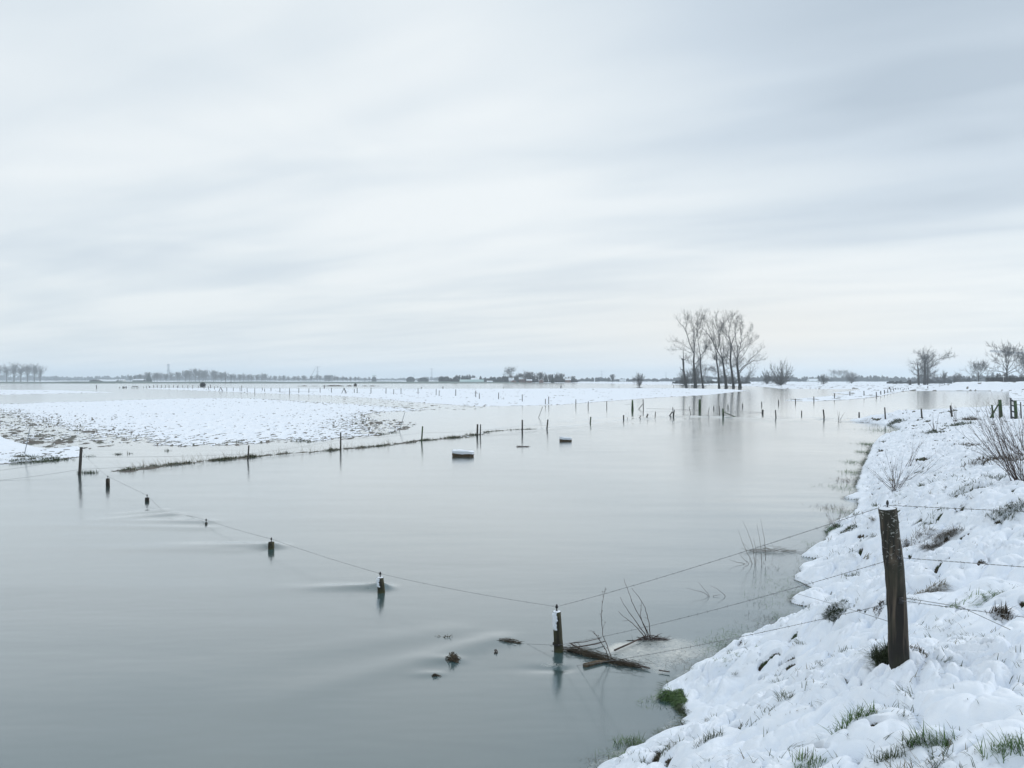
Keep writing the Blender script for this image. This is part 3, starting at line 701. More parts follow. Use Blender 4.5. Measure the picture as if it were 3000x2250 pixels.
for a, t2 in ((360, 1132), (364, 1133.5), (370, 1132), (386, 1132.5), (390, 1131), (395, 1131), (401, 1132), (404, 1131)):
    mb = MB(); mb.tube([P(a + rng.uniform(-1, 1), t2, d_) - c_, P(a, 1138, d_) - c_], [.22 if a < 375 else .1] * 2, 6); mb.build('post', M_post_far, r_)
for a, b2, t2 in ((360, 371, 1133.5), (388, 404, 1131.6)):
    mb = MB(); mb.tube([P(a, t2, d_) - c_, P(b2, t2 + .6, d_) - c_], [.16, .12], 6); mb.build('rail', M_post_far, r_)

# ------------------------------------------------------------------ wires
def sag(a, b, s, n=40):
    a = Vector(a); b = Vector(b)
    return [a.lerp(b, i / n) - Vector((0, 0, s * 4 * (i / n) * (1 - i / n))) for i in range(n + 1)]
def twist(mb, pts, r=.0012, off=.0016, pitch=.085, barb=.17, mult=1.0):
    L_ = [0]
    for a, b in zip(pts[:-1], pts[1:]): L_.append(L_[-1] + (b - a).length)
    tot = L_[-1]; n = max(8, int(tot / .013)); ss = np.linspace(0, tot, n)
    A = np.array([tuple(p) for p in pts]); X_ = np.stack([np.interp(ss, L_, A[:, k]) for k in range(3)], 1)
    T_ = np.gradient(X_, axis=0); T_ /= np.linalg.norm(T_, axis=1, keepdims=True)
    u1 = np.cross(T_, [[0, 0, 1.]]); u1 /= np.linalg.norm(u1, axis=1, keepdims=True); u2 = np.cross(T_, u1)
    for ph in (0, math.pi):
        a = ss / pitch * 2 * math.pi + ph
        C = X_ + (np.cos(a)[:, None] * u1 + np.sin(a)[:, None] * u2) * off * mult
        mb.segs(C[:-1], C[1:], np.full(n-1, r * mult), np.full(n-1, r * mult), 4)
    for s_ in np.arange(barb * .4, tot, barb):
        p = np.array([np.interp(s_, L_, A[:, k]) for k in range(3)])
        for _ in range(2):
            v_ = nrs.normal(size=3); v_ /= np.linalg.norm(v_); mb.segs([p - v_ * .016], [p + v_ * .016], [.0016 * mult], [.0011 * mult], 3)
RP, RB, RT = tops[0], near_posts[0][0], near_posts[0][1]
dR = RB.y
def ext(a, bpx, dd):                                   # carry a wire on past the right edge of the picture
    b = P(bpx[0], bpx[1], dd); return b + (b - Vector(a)) * .9
off = Vector((0, -near_posts[0][2] - .004, 0))
w1r = P(2597, 1480, dR); w2r = P(2617, 1627, dR) + off; w3r = P(2626, 1752, dR) + off
d2 = near_posts[1][0].y
k2 = Vector((0, -near_posts[1][2] - .003, 0))
p2 = P(1633, 1886, d2) + k2; p2b = Vector(G(1690, 1950))
mb = MB()
twist(mb, sag(ext(w1r, (3000, 1499), dR * .84), w1r, 0, 8)); twist(mb, sag(w1r, tops[1], .03)); twist(mb, sag(tops[1], tops[2], .03))
for i in range(2, 4): twist(mb, sag(tops[i], tops[i+1], .02), mult=1.15)
a = tops[4]; b = tops[5]; m1 = Vector(G(520, 1507)) + Vector((0, 0, -.01)); m2 = Vector(G(478, 1498)) + Vector((0, 0, .0)); m3 = Vector(G(560, 1513)) + Vector((0, 0, .01))
twist(mb, [a, m3, m1, m2, b], mult=1.3); twist(mb, [tops[5], tops[6]], mult=1.35)
twist(mb, [tops[6], P(290, 1375, 29.5), P(252, 1338, 31.0), mid_pts[0][1] - Vector((0, 0, .1))], mult=1.3)
tag(mb.build('barbed_wire', M_wire), 'uppermost barbed wire running over the post tops, from the bank across the water', 'wire', 'strands of the near barbed wire fence')
mb = MB(); twist(mb, sag(ext(w2r, (3000, 1661), dR * .84), w2r, 0, 8)); twist(mb, sag(w2r, p2, .05)); twist(mb, [p2, P(1540, 1886, d2 * 1.03), P(1500, 1882, d2 * 1.05), P(1460, 1874, d2 * 1.075)])
tag(mb.build('barbed_wire', M_wire), 'middle barbed wire stapled to the dark bank post and dipping into the water', 'wire', 'strands of the near barbed wire fence')
mb = MB(); twist(mb, sag(ext(w3r, (3000, 1808), dR * .84), w3r, 0, 8)); twist(mb, sag(w3r, p2b, .04))
tag(mb.build('barbed_wire', M_wire), 'lowest barbed wire, ending in the brushwood at the water', 'wire', 'strands of the near barbed wire fence')
mb = MB(); lw = P(2616, 1822, dR) + off * .6
mb.tube([P(2330, 1738, dR * 1.75), P(2443, 1770, dR * 1.4), lw], [.0022] * 3, 5); mb.tube([P(2640, 1750, dR), P(2815, 1778, dR * .93), P(2960, 1845, dR * .86)], [.0022] * 3, 5)
tag(mb.build('loose_wire', M_wire), 'slack plain wire lying low over the snow behind the dark bank post', 'wire')
# staples and clip on the bank post
for nm, p_ in (('staple', w2r), ('staple', w3r)):
    mb = MB(); c_ = p_ - RB
    mb.tube([c_ + Vector((-.012, .012, .012)), c_ + Vector((-.006, -.006, .01)), c_ + Vector((.006, -.006, -.012)), c_ + Vector((.006, .012, -.016))], [.004] * 4, 6)
    if p_ is w3r: mb.box(tuple(c_ + Vector((0, .004, .0))), (.03, .02, .045))
    mb.build(nm, M_metal, near_posts[0][3])
mb = MB()
for k_ in range(3):
    c_ = p2 - near_posts[1][0]; rr = near_posts[1][2] + .004; cz_ = c_.z + (k_ - 1) * .008
    pts = [Vector((c_.x + rr * math.cos(a_), rr * math.sin(a_), cz_)) for a_ in np.linspace(0, 2 * math.pi, 20)]
    mb.tube(pts, .004, 5)
mb.build('wire_loop', M_metal, near_posts[1][3])
for i, (dz, lab) in enumerate(((-.38, 'upper faint wire along the middle fence over the grass strip'), (-.85, 'lower faint wire along the middle fence over the grass strip'))):
    mb = MB(); q_ = [mid_pts[j] for j in (0, 1, 2, 3, 4, 6, 7)]
    pp = [P(-60, 1385 if i == 0 else 1412, q_[0][0].y * .93)]
    for b, t in q_: pp.append(t + Vector((0, -.02, max(dz, -(t.z - .06)))))
    for a, b in zip(pp[:-1], pp[1:]): mb.tube(sag(a, b, .05, 10), .004, 4)
    tag(mb.build('fence_wire', M_wire), lab, 'wire', 'wires of the middle fence')
for pa, pb, dd, lab in (((1895, 1197), (2050, 1201), 97, 'thin wire drawn from the slender braced post to the thick green post'), ((2090, 1203), (2236, 1208), 90, 'thin wire from the thick braced post to the low stub'), ((1830, 1185), (1853, 1184), 100, 'short wire stub on the bright green post'), ((810, 1147), (930, 1147), 190, 'rail wire along the left part of the island fence'), ((1152, 1141.5), (1233, 1139), 215, 'loose wire behind the middle of the island fence')):
    mb = MB(); mb.tube([P(*pa, dd), P(*pb, dd)], [.014] * 2, 4); tag(mb.build('fence_wire', M_wire), lab, 'wire', 'short wires in the distance')

# ------------------------------------------------------------------ trees
def twigs(mb, starts, dirs, lens, rads, levels, spread=.55, up=.25, kids=(3, 5), rs=None, shrink=.62, wob=.25, minr=.012):
    """starts: (n,3) etc. grows `levels` generations of crooked twigs, all as loose tapered segments"""
    rs = rs or nrs
    Pn = np.asarray(starts, float); Dn = np.asarray(dirs, float); Dn /= np.linalg.norm(Dn, axis=1, keepdims=True) + 1e-9
    Ln = np.asarray(lens, float); Rn = np.asarray(rads, float)
    for lv in range(levels):
        n = len(Pn); nseg = 3; cur = Pn.copy(); d = Dn.copy(); nodes = [(cur.copy(), d.copy(), Rn.copy())]
        for k in range(nseg):
            d = d + rs.normal(size=(n, 3)) * wob + np.array([[0, 0, up * .5]]); d /= np.linalg.norm(d, axis=1, keepdims=True)
            nx = cur + d * (Ln / nseg)[:, None]; r0 = Rn * (1 - .24 * k); r1 = Rn * (1 - .24 * (k + 1))
            mb.segs(cur, nx, np.maximum(r0, minr), np.maximum(r1, minr), 4 if lv == 0 else 3); cur = nx
            nodes.append((cur.copy(), d.copy(), r1))
        if lv == levels - 1: break
        P2, D2, L2_, R2 = [], [], [], []
        nk = rs.randint(kids[0], kids[1] + 1)
        for k in range(nk):
            j = rs.randint(1, nseg + 1) if k else nseg
            bp, bd, br = nodes[j]; t_ = rs.rand(n)[:, None]; bp = nodes[j-1][0] * (1 - t_) + bp * t_ if k else bp
            dd = bd + rs.normal(size=(n, 3)) * spread + np.array([[0, 0, up]]); dd /= np.linalg.norm(dd, axis=1, keepdims=True)
            P2.append(bp); D2.append(dd); L2_.append(Ln * shrink * rs.uniform(.7, 1.2, n)); R2.append(br * rs.uniform(.5, .72, n))
        Pn, Dn, Ln, Rn = map(np.concatenate, (P2, D2, L2_, R2))
def limb_pts(pts, n):
    A = np.array(pts, float); L_ = np.concatenate([[0], np.cumsum(np.linalg.norm(np.diff(A, axis=0), axis=1))])
    s_ = np.linspace(0, L_[-1], n); return np.stack([np.interp(s_, L_, A[:, k]) for k in range(A.shape[1])], 1)

# the seven tall poplars by the water; limbs follow the photograph, twigs grow from them
DP = 352.0
def zp(zx, zy, dd=0): return P(1900 + zx / 5.53, 880 + zy / 5.53, DP + dd)
POPL = [
 ('leftmost full poplar of the tall group, its crown spreading left', (762,1420), [(762,1415),(745,1180),(732,1040),(738,860)], .95, .42,
   [([(738,860),(650,660),(595,480),(540,400),(475,320)],.34), ([(738,860),(742,640),(735,480),(700,380),(690,290)],.36), ([(735,1040),(790,1000),(840,950),(930,790),(990,690)],.26), ([(740,760),(790,520),(840,380),(870,300)],.22), ([(735,860),(640,760),(540,690),(400,650)],.16), ([(745,1130),(790,1080),(830,1030)],.2), ([(720,1060),(650,1010),(600,950)],.12), ([(600,470),(620,380),(640,270)],.16), ([(740,600),(700,420),(600,250)],.14),([(715,870),(600,810),(480,800),(370,810)],.12)]),
 ('slimmer poplar, second full one from the left in the tall group', (885,1420), [(887,1415),(855,1200),(838,1020),(838,900)], .6, .34,
   [([(838,900),(810,700),(790,520),(830,430)],.26), ([(838,900),(900,820),(960,700),(1000,660)],.22), ([(838,960),(770,850),(720,760)],.15), ([(800,600),(780,430),(800,280)],.16), ([(845,960),(920,860),(940,600)],.13),([(820,620),(870,470),(900,260)],.14)]),
 ('thin-stemmed poplar left of the widest fork, fourth trunk from the left of the group', (1145,1420), [(1145,1415),(1130,1150),(1105,1000),(1100,880)], .62, .36,
   [([(1100,880),(1140,720),(1150,560),(1110,420),(1090,280)],.28), ([(1100,900),(1070,760),(1050,640)],.16), ([(1130,1100),(1040,1130),(930,1130)],.12), ([(1105,990),(1060,950)],.12), ([(1135,1090),(1180,1000)],.14), ([(1150,560),(1200,450),(1210,350)],.16), ([(1100,880),(1000,800),(950,760)],.11),([(1130,1080),(1180,1170),(1060,1150)],.08)]),
 ('poplar whose long limb arches left to meet its neighbour\'s crown, fifth trunk from the left', (1260,1420), [(1262,1415),(1235,1200),(1212,1050),(1200,980)], .85, .46,
   [([(1200,980),(1120,820),(1030,640),(960,540),(900,470),(820,430)],.36), ([(1200,980),(1150,700),(1120,500),(1060,380),(1010,300)],.28), ([(1205,990),(1210,800),(1200,600),(1215,380)],.24), ([(1210,980),(1280,860),(1320,740)],.2), ([(1030,640),(960,400),(880,260)],.18), ([(1240,1140),(1310,1090),(1420,1040)],.18), ([(1110,820),(1060,600),(1040,400)],.18),([(1190,960),(1300,860),(1480,780)],.12)]),
 ('straight poplar with a narrow waist below its dense crown, sixth trunk from the left', (1380,1420), [(1380,1415),(1350,1150),(1325,1000),(1340,740)], .75, .42,
   [([(1340,740),(1300,560),(1320,400),(1280,270)],.28), ([(1340,740),(1380,600),(1420,440),(1440,330)],.28), ([(1335,760),(1250,600),(1210,520)],.16), ([(1325,1000),(1250,880),(1200,780)],.2), ([(1350,1090),(1430,1030),(1480,1000)],.2), ([(1345,740),(1400,900),(1430,980)],.18), ([(1320,420),(1350,300),(1360,240)],.16), ([(1330,640),(1240,540),(1180,480)],.12),([(1330,1060),(1260,1000),(1230,970)],.1)]),
 ('rightmost poplar of the tall group, with low limbs reaching far to the right', (1480,1420), [(1484,1415),(1462,1240),(1440,1080),(1432,980)], 1.0, .5,
   [([(1432,980),(1470,840),(1490,700),(1500,560),(1530,480)],.34), ([(1432,980),(1380,860),(1340,760)],.24), ([(1460,1150),(1520,1080),(1600,1040),(1680,980),(1850,965)],.32), ([(1470,1190),(1560,1080),(1650,960),(1740,880),(1830,800)],.28), ([(1470,850),(1560,760),(1640,700),(1720,660)],.2), ([(1490,700),(1560,600),(1640,560),(1680,480)],.18), ([(1432,980),(1440,800),(1410,600),(1400,420),(1420,320)],.26), ([(1485,1380),(1560,1290),(1640,1200),(1680,1140)],.16), ([(1500,560),(1480,420),(1500,320)],.2), ([(1435,1000),(1540,880),(1600,780),(1660,620)],.18),([(1490,1370),(1580,1300),(1640,1260)],.1)])]
for i, (lab, base, trunk, r0, r1, limbs) in enumerate(POPL):
    rs = np.random.RandomState(100 + i)
    b = zp(*trunk[0]); b.z = 0
    root = empty('poplar_tree', b); tag(root, lab, 'tree', 'tall bare poplars standing by the water')
    mb = MB(); tp = limb_pts([(*p, 0) for p in trunk], 9); pts = []; rad = []
    r0 *= .74; r1 *= .72
    for k, (zx, zy, _) in enumerate(tp):
        t_ = k / 8; pts.append(zp(zx + rs.uniform(-3, 3), zy) - b); rad.append((r0 * (1 - t_) + r1 * t_) * (1.35 if k == 0 else 1) * rs.uniform(.95, 1.05))
    pts[0].z = -.5
    mb.tube(pts, rad, 10); mb.build('trunk', M_bark, root)
    mb = MB(); SP, SD, SL, SR = [], [], [], []
    for pl, rl in limbs:
        depth = rs.uniform(-4.5, 4.5); n = 10; lp = limb_pts([(*p, 0) for p in pl], n)
        W = [zp(a, c, depth * (k / (n-1)) ** .8) - b + Vector(rs.normal(size=3) * .12 * (k > 0)) for k, (a, c, _) in enumerate(lp)]
        rr = [rl * (1 - .75 * k / (n-1)) * .68 for k in range(n)]
        mb.tube(W, rr, 6)
        A = np.array([tuple(w_) for w_ in W])
        for k in range(2, n):
            dv = A[min(k+1, n-1)] - A[k-1]
            for _ in range(2 if k > 4 else 1):
                SP.append(A[k-1] + (A[k] - A[k-1]) * rs.rand()); v_ = dv / np.linalg.norm(dv) * .75 + rs.normal(size=3) * .48 + [0, 0, .22]
                SD.append(v_); SL.append(rs.uniform(1.2, 2.7)); SR.append(max(rr[k] * .5, .03))
        SP.append(A[-1]); SD.append(A[-1] - A[-2]); SL.append(1.8); SR.append(rr[-1] * .8)
    for k in range(14):                                # thin shoots on the trunk
        j = rs.randint(2, 8); SP.append(tuple(pts[j])); SD.append(rs.normal(size=3) * [1, 1, .3]); SL.append(rs.uniform(.8, 2.2)); SR.append(.04)
    twigs(mb, SP, SD, SL, SR, 4, spread=.5, up=.2, kids=(3, 4), rs=rs, shrink=.64, wob=.17, minr=.011)
    mb.build('crown', M_twig, root)
# broken poplar
b = zp(610, 1420); b.z = 0; root = empty('broken_poplar', b); tag(root, 'snapped dead poplar trunk with a bare spike, left of the tall group', 'tree', 'tall bare poplars standing by the water')
mb = MB(); q_ = [(612,1420,.95),(600,1300,.78),(580,1200,.62),(568,1120,.6),(566,1050,.66),(564,1000,.72),(562,960,.5),(566,930,.28),(563,840,.22),(559,770,.12)]
mb.tube([zp(a, c) - b for a, c, _ in q_], [r * .6 for *_, r in q_], 9, jit=.08); mb.build('trunk', M_bark, root)
mb = MB()
for a, c, e_, f_, r in ((565,965,535,945,.5),(575,1130,528,1118,.3),(565,1150,545,1140,.35),(575,965,720,870,.12)): mb.tube([zp(a, c) - b, zp((a+e_)/2, (c+f_)/2, .3) - b, zp(e_, f_) - b], [r, r*.8, r*.5], 6)
twigs(mb, [tuple(zp(535, 945) - b), tuple(zp(528, 1118) - b), tuple(zp(720, 870) - b), tuple(zp(620, 1340) - b), tuple(zp(625, 1350) - b)], [(-1, 0, 1), (-1, 0, .5), (1, 0, .6), (1, 0, .7), (.7, .4, .9)], [1.2, 1, 3, 5, 4], [.06, .05, .07, .09, .08], 3, minr=.012)
mb.build('stub_branch', M_twig, root)

def make_tree(name, H, R_, seed, shape='round', trunk_r=None, fork=.28, levels=4, dense=1.0, minr=.03):
    """a generic bare tree with its foot at the origin: returns trunk mesh and crown mesh"""
    rs = np.random.RandomState(seed); tr = trunk_r or H * .022
    mb = MB(); n = 7; hf = H * (.62 if shape != 'multi' else .2); pts = [Vector((rs.normal() * .02 * H * (k / n), rs.normal() * .02 * H * (k / n), -.3 + hf * k / (n-1))) for k in range(n)]
    if shape != 'multi': mb.tube(pts, [tr * (1.25 if k == 0 else 1 - .62 * k / n) for k in range(n)], 8)
    else: mb.tube([Vector((0, 0, -.3)), Vector((0, 0, H * .04)), Vector((0, 0, H * .07))], [tr * 1.6, tr * 1.5, tr * .8], 8)
    mt = mesh_np(name + '_trunk', np.concatenate(mb.V), np.concatenate(mb.Q), M_bark, np.concatenate(mb.T))
    mb = MB(); SP, SD, SL, SR = [], [], [], []
    nb = int((16 if shape == 'round' else 30 if shape == 'multi' else 18) * dense)
    for k in range(nb):
        a = 2.4 * k + rs.uniform(-.3, .3)
        if shape == 'multi':
            el = rs.uniform(.12, 1.45); SP.append((0.2 * math.cos(a), .2 * math.sin(a), H * .04)); SD.append((math.cos(a) * math.cos(el), math.sin(a) * math.cos(el), math.sin(el)))
            SL.append((R_ * math.cos(el) + H * math.sin(el)) * .58); SR.append(tr * .35)
        else:
            t_ = (k + .5) / nb; z_ = H * (fork + (.62 - fork) * t_); el = (.35 + .95 * t_) if shape == 'round' else (.9 + .4 * t_)
            SP.append((pts[0].x, 0, z_)); SD.append((math.cos(a) * math.cos(el), math.sin(a) * math.cos(el), math.sin(el)))
            SL.append((R_ * math.cos(el) * .62 + (H - z_) * math.sin(el) * .5)); SR.append(tr * (.42 - .18 * t_))
    twigs(mb, SP, SD, SL, SR, levels, spread=.55 if shape != 'multi' else .3, up=.14 if shape != 'multi' else .1, kids=(3, 4), rs=rs, shrink=.6, wob=.16, minr=minr)
    mc = mesh_np(name + '_crown', np.concatenate(mb.V), np.concatenate(mb.Q), M_twig)
    return mt, mc
def put_tree(name, meshes, loc, scale, rz, label, group=None, cat='tree'):
    o = empty(name, loc); o.scale = scale; o.rotation_euler = (0, 0, rz); tag(o, label, cat, group)
    if meshes[0]: link('trunk', meshes[0], o)
    link('crown', meshes[1], o); return o
T_row = [make_tree('row', 30, 11, 200 + k, 'vase', trunk_r=.7, fork=.2, levels=4, minr=.06) for k in range(3)]
T_oak = [make_tree('oak', 14, 9, 210 + k, 'round', trunk_r=.45, fork=.25, levels=5, minr=.03) for k in range(2)]
T_small = [make_tree('small', 11, 7, 220 + k, 'round' if k % 2 else 'vase', trunk_r=.3, fork=.2, levels=4, minr=.07) for k in range(4)]
T_bush = [make_tree('bush', 8, 7, 230 + k, 'multi', trunk_r=.4, levels=4, minr=.035, dense=1.2) for k in range(2)]
T_bushd = [make_tree('bushd', 8, 8, 240, 'multi', trunk_r=.4, levels=5, minr=.03)]

# row of large trees on the dike at the far left
for i, px in enumerate((-55, -28, -4, 19, 41, 61, 80.5, 100.5, 117.5)):
    d = 1360; b = P(px, 1118.5, d); b.z = .35
    s_ = rng.uniform(.78, 1.0)
    if px < -30: continue
    put_tree('roadside_tree', T_row[i % 3], b, (s_, s_, s_), rng.uniform(0, 6), f'large bare tree of the row at the far left, {ordw(9 - i)} from the row\'s right end', 'row of large bare trees at the far left')
# trees along the far road in the left half
k = 0
spots = [(384+rng.uniform(-3,3)) + j * 13.2 for j in range(54)]
for j, px in enumerate(spots):
    px += rng.uniform(-4, 4); env = np.interp(px, [380, 440, 500, 540, 600, 680, 760, 850, 950, 1000, 1100], [13, 19, 17, 27, 25, 17, 15, 12, 14, 10, 7])
    if px > 1085: break
    d = 1500 + rng.uniform(-60, 260); hh = env * rng.uniform(.8, 1.12) / F * d + 1.5; s_ = hh / 11
    b = P(px, 1117, d); b.z = .35
    k += 1
    put_tree('roadside_tree', T_small[j % 4], b, (s_ * rng.uniform(.8, 1), s_, s_), rng.uniform(0, 6), f'small hazy bare tree on the far road behind the dike, {ordw(k)} from the left', 'hazy trees along the far road')
# trees of the hamlet right of the middle
k = 0
for j, (px, top) in enumerate(((1497,1083),(1512,1102),(1524,1098),(1540,1091),(1553,1094),(1566,1100),(1584,1095),(1600,1098),(1612,1100),(1631,1098),(1645,1098),(1665,1105),(1679,1104))):
    d = 860 + rng.uniform(0, 60); hh = (1119 - top) / F * d + .5; b = P(px, 1117, d); b.z = .3; s_ = hh / (11 if j else 14); k += 1
    m_ = T_small[j % 4] if j else T_oak[0]
    put_tree('garden_tree', m_, b, (s_, s_, s_), rng.uniform(0, 6), f'bare tree of the hamlet behind the dike, {ordw(k)} from the left', 'bare trees around the hamlet')
for px, top, base, d, w, m_, nm, lab in (
        (2867,1069,1121,400,.95,T_oak[1],'bare_tree','small round bare tree standing alone near the right edge, beyond the snowy ridge'),
        (2950,1029,1121,400,.88,T_oak[0],'bare_tree','large bare tree above the dark hedge at the right, under the crane jib'),
        (3008,1048,1121,405,.75,T_oak[1],'bare_tree','bare tree cut by the right picture edge above the hedge'),
        (2767,1095,1126,520,.7,T_small[1],'bare_tree','little bare tree between the dense trees and the snowy ridge'),
        (2804,1096,1122,520,.9,T_small[3],'bare_tree','low bare tree just left of the snowy ridge top'),
        (2443,1090,1124,1300,1.0,T_oak[0],'bare_tree','left tree of the hazy pair with a wide crown above the far wood'),
        (2472,1090,1124,1300,1.15,T_oak[1],'bare_tree','right tree of the hazy pair with a wide crown above the far wood'),
        (1794,1100,1120,900,.8,T_small[0],'bare_tree','hazy bare tree left of the round willow, above the far hedges')):
    H_ = 14 if m_ in T_oak else 11
    b = P(px, base, d); b.z = max(height(np.array([b.x]), np.array([b.y]))[0], .2); hh = P(px, top, d).z - b.z; s_ = hh / H_
    put_tree(nm, m_, b, (s_ * w, s_ * w, s_), rng.uniform(0, 6), lab, None)
# bushes
for px, top, base, wpx, m_, lab in (
        (2288,1084,1131,62,T_bush[0],'big round bare willow bush on the far shore, right of the tall poplars'),
        (2247,1099,1127,34,T_bush[1],'smaller bare bush just left of the big round willow bush'),
        (2413,1110,1127.5,28,T_bushd[0],'low dark bush on the shore midway between the willow bush and the dense trees'),
        (2495,1105,1125,30,T_bushd[0],'dense dark bush behind the shore under the hazy tree pair'),
        (1873,1109,1132.5,26,T_bushd[0],'round bare willow bush standing in the water left of the tall poplars'),
        (2005,1098,1128,40,T_bush[1],'bush behind the broken poplar trunk'), (2040,1095,1127,50,T_bushd[0],'tall bush behind the first full poplar'),
        (2140,1103,1127,46,T_bush[0],'bush behind the right poplars')):
    d = CZ * F / (base - HZ); b = Vector(G(px, base)); hz = height(np.array([b.x]), np.array([b.y]))[0]; b.z = max(hz, 0)
    hh = (base - top) / F * d; ws = wpx / F * d / 14.0; s_ = hh / 8
    put_tree('bare_bush', m_, b, (ws * .92, ws * .92, s_ * 1.12), rng.uniform(0, 6), lab, 'bare bushes on the far shore', 'bush')
# dense trees at right: three trunks, ivy-dark, and their broken neighbour
DT = 505
def tp3(zx, zy, dd=0): return P(2650 + zx / 6.32, 1000 + zy / 6.32, DT + dd)
for i, (lab, tr, lb) in enumerate((
   ('left stem of the dense three-stemmed trees on the far bank', [(362,818,1.4),(368,600,1.1),(370,400,.8),(395,330,.4)], [[(370,420),(330,330),(240,230)],[(372,380),(370,280),(350,200)],[(365,560),(310,480),(260,440)],[(365,640),(300,640),(260,660)]]),
   ('middle stem of the dense three-stemmed trees on the far bank', [(392,818,1.0),(395,600,.8),(395,400,.7),(400,330,.4)], [[(395,400),(420,300),(430,190)],[(395,360),(470,270),(510,230)],[(395,420),(340,300),(300,260)]]),
   ('right stem of the dense trees, with a long limb reaching out to the right', [(425,818,1.1),(430,600,.9),(432,450,.8),(428,360,.5)], [[(432,450),(540,390),(640,330),(740,270),(800,220)],[(640,330),(740,310),(850,290)],[(440,510),(500,470),(555,440)],[(430,560),(520,600),(560,580)],[(440,640),(540,660),(590,700)],[(430,420),(500,330),(540,300)]]),
   ('snapped tapering trunk left of the dense three-stemmed trees', [(265,818,1.3),(255,650,1.0),(250,500,.75),(228,380,.3)], [[(222,425),(190,420),(150,412)],[(262,540),(300,500),(330,480)],[(250,560),(200,520),(170,500)],[(262,640),(320,620),(350,640)],[(245,640),(180,600),(150,570)]]))):
    rs = np.random.RandomState(300 + i); b = tp3(tr[0][0], tr[0][1]); b.z = .3; root = empty('dense_tree', b); tag(root, lab, 'tree', 'dense dark trees on the far bank')
    mb = MB(); q_ = limb_pts(tr, 7); pts = [tp3(a, c) - b for a, c, _ in q_]; pts[0].z = -.4; mb.tube(pts, [r * (.42 if i < 3 else .52) for *_, r in q_], 9, jit=.06); mb.build('trunk', M_bark, root)
    mb = MB(); SP, SD, SL, SR = [], [], [], []
    for pl in lb:
        lp = limb_pts([(*p, 0) for p in pl], 7); dpt = rs.uniform(-3, 3); A = [tp3(a, c, dpt * k / 6) - b for k, (a, c, _) in enumerate(lp)]
        mb.tube(A, [.17 * (1 - .65 * k / 6) for k in range(7)], 5); A = np.array([tuple(v_) for v_ in A])
        for k in range(1, 7):
            for _ in range(2): SP.append(A[k]); dv = A[k] - A[k-1]; SD.append(dv / np.linalg.norm(dv) + rs.normal(size=3) * .5); SL.append(rs.uniform(1.5, 3)); SR.append(.08)
    nsh = 60 if i < 3 else 22
    for k in range(nsh):
        p_ = pts[rs.randint(1, 7)]; a = rs.uniform(0, 6.28); SP.append(tuple(p_)); SD.append((math.cos(a), math.sin(a), rs.uniform(-.1, .9))); SL.append(rs.uniform(1.4, 3.6) * (1 if i < 3 else .6)); SR.append(.04)
    twigs(mb, SP, SD, SL, SR, 4 if i < 3 else 3, spread=.5, up=.1, kids=(3, 4), rs=rs, shrink=.62, wob=.2, minr=.013); mb.build('crown', M_twig, root)
mb = MB(); b = P(2667, 1129, DT); b.z = .2; q_ = [(105,815,.9),(100,760,.75),(98,715,.7)]; mb.tube([tp3(a, c) - b for a, c, _ in q_], [r for *_, r in q_], 8, jit=.1); o = mb.build('tree_stump', M_bark); o.location = b; tag(o, 'short broken stump left of the snapped trunk on the far bank', 'tree stump')

# woods reading as one mass far off
def wood_mass(name, label, x0, x1, dmin, dmax, prof, seed, m_=None, base=.2, n=None, leaf=1.5):
    rs = np.random.RandomState(seed); pts = []; nb = int(abs(x1 - x0) / 5) + 2
    for j in range(nb):
        px = x0 + (x1 - x0) * (j + rs.uniform(-.6, .6)) / nb; d = rs.uniform(dmin, dmax)
        hpx = np.interp(px, [p[0] for p in prof], [p[1] for p in prof]) * rs.uniform(.55, 1.12)
        H_ = hpx / F * d; c = P(px, 1115, d); w_ = rs.uniform(2.4, 5.5) / F * d
        k = n or 420
        th = rs.uniform(0, 6.283, k); ph = np.arccos(rs.uniform(0, 1, k)); rr = rs.uniform(.25, 1, k) ** .45
        pts.append(np.stack([c.x + w_ * rr * np.sin(ph) * np.cos(th), c.y + w_ * rr * np.sin(ph) * np.sin(th), base + np.where(rs.rand(k) < .3, rs.uniform(0, .8, k), rr * np.cos(ph)) * H_], 1))
    C = np.concatenate(pts); k = len(C); s_ = leaf * rs.uniform(.4, 1.1, k)[:, None]
    a = rs.normal(size=(k, 3)); a /= np.linalg.norm(a, axis=1, keepdims=True); b_ = rs.normal(size=(k, 3)); b_ -= a * (a * b_).sum(1, keepdims=True); b_ /= np.linalg.norm(b_, axis=1, keepdims=True)
    V = np.stack([C - a * s_ * .5, C + a * s_ * .5 - b_ * s_ * .12, C + a * s_ * .4 + b_ * s_ * .5], 1).reshape(-1, 3)
    V[:, 2] = np.maximum(V[:, 2], .02)
    T_ = np.arange(k * 3).reshape(-1, 3)
    tag(link(name, mesh_np(name, V, None, m_ or M_wood_far, T_, False)), label, 'wood', kind='stuff')
wood_mass('far_wood', 'long hazy blue wood along the horizon in the left half', -160, 790, 2300, 2700, [(-160,16),(0,17),(130,15),(250,11),(320,16),(420,16),(520,12),(640,17),(790,9)], 401, leaf=4.5)
wood_mass('far_wood', 'thin hazy tree line on the horizon between the pylon and the farm', 780, 1300, 2300, 2800, [(780,9),(900,8),(1000,10),(1100,5),(1180,9),(1300,12)], 402, leaf=4)
wood_mass('far_wood', 'dark hazy wood behind the pale roofed farm', 1290, 1480, 1000, 1120, [(1290,19),(1340,22),(1390,20),(1420,14),(1470,20),(1480,16)], 403, leaf=1.9)
wood_mass('far_wood', 'dark shrubs and trees around the hamlet behind the dike', 1480, 1690, 900, 980, [(1480,20),(1510,20),(1545,25),(1565,18),(1580,24),(1620,22),(1660,17),(1690,12)], 404, leaf=1.6)
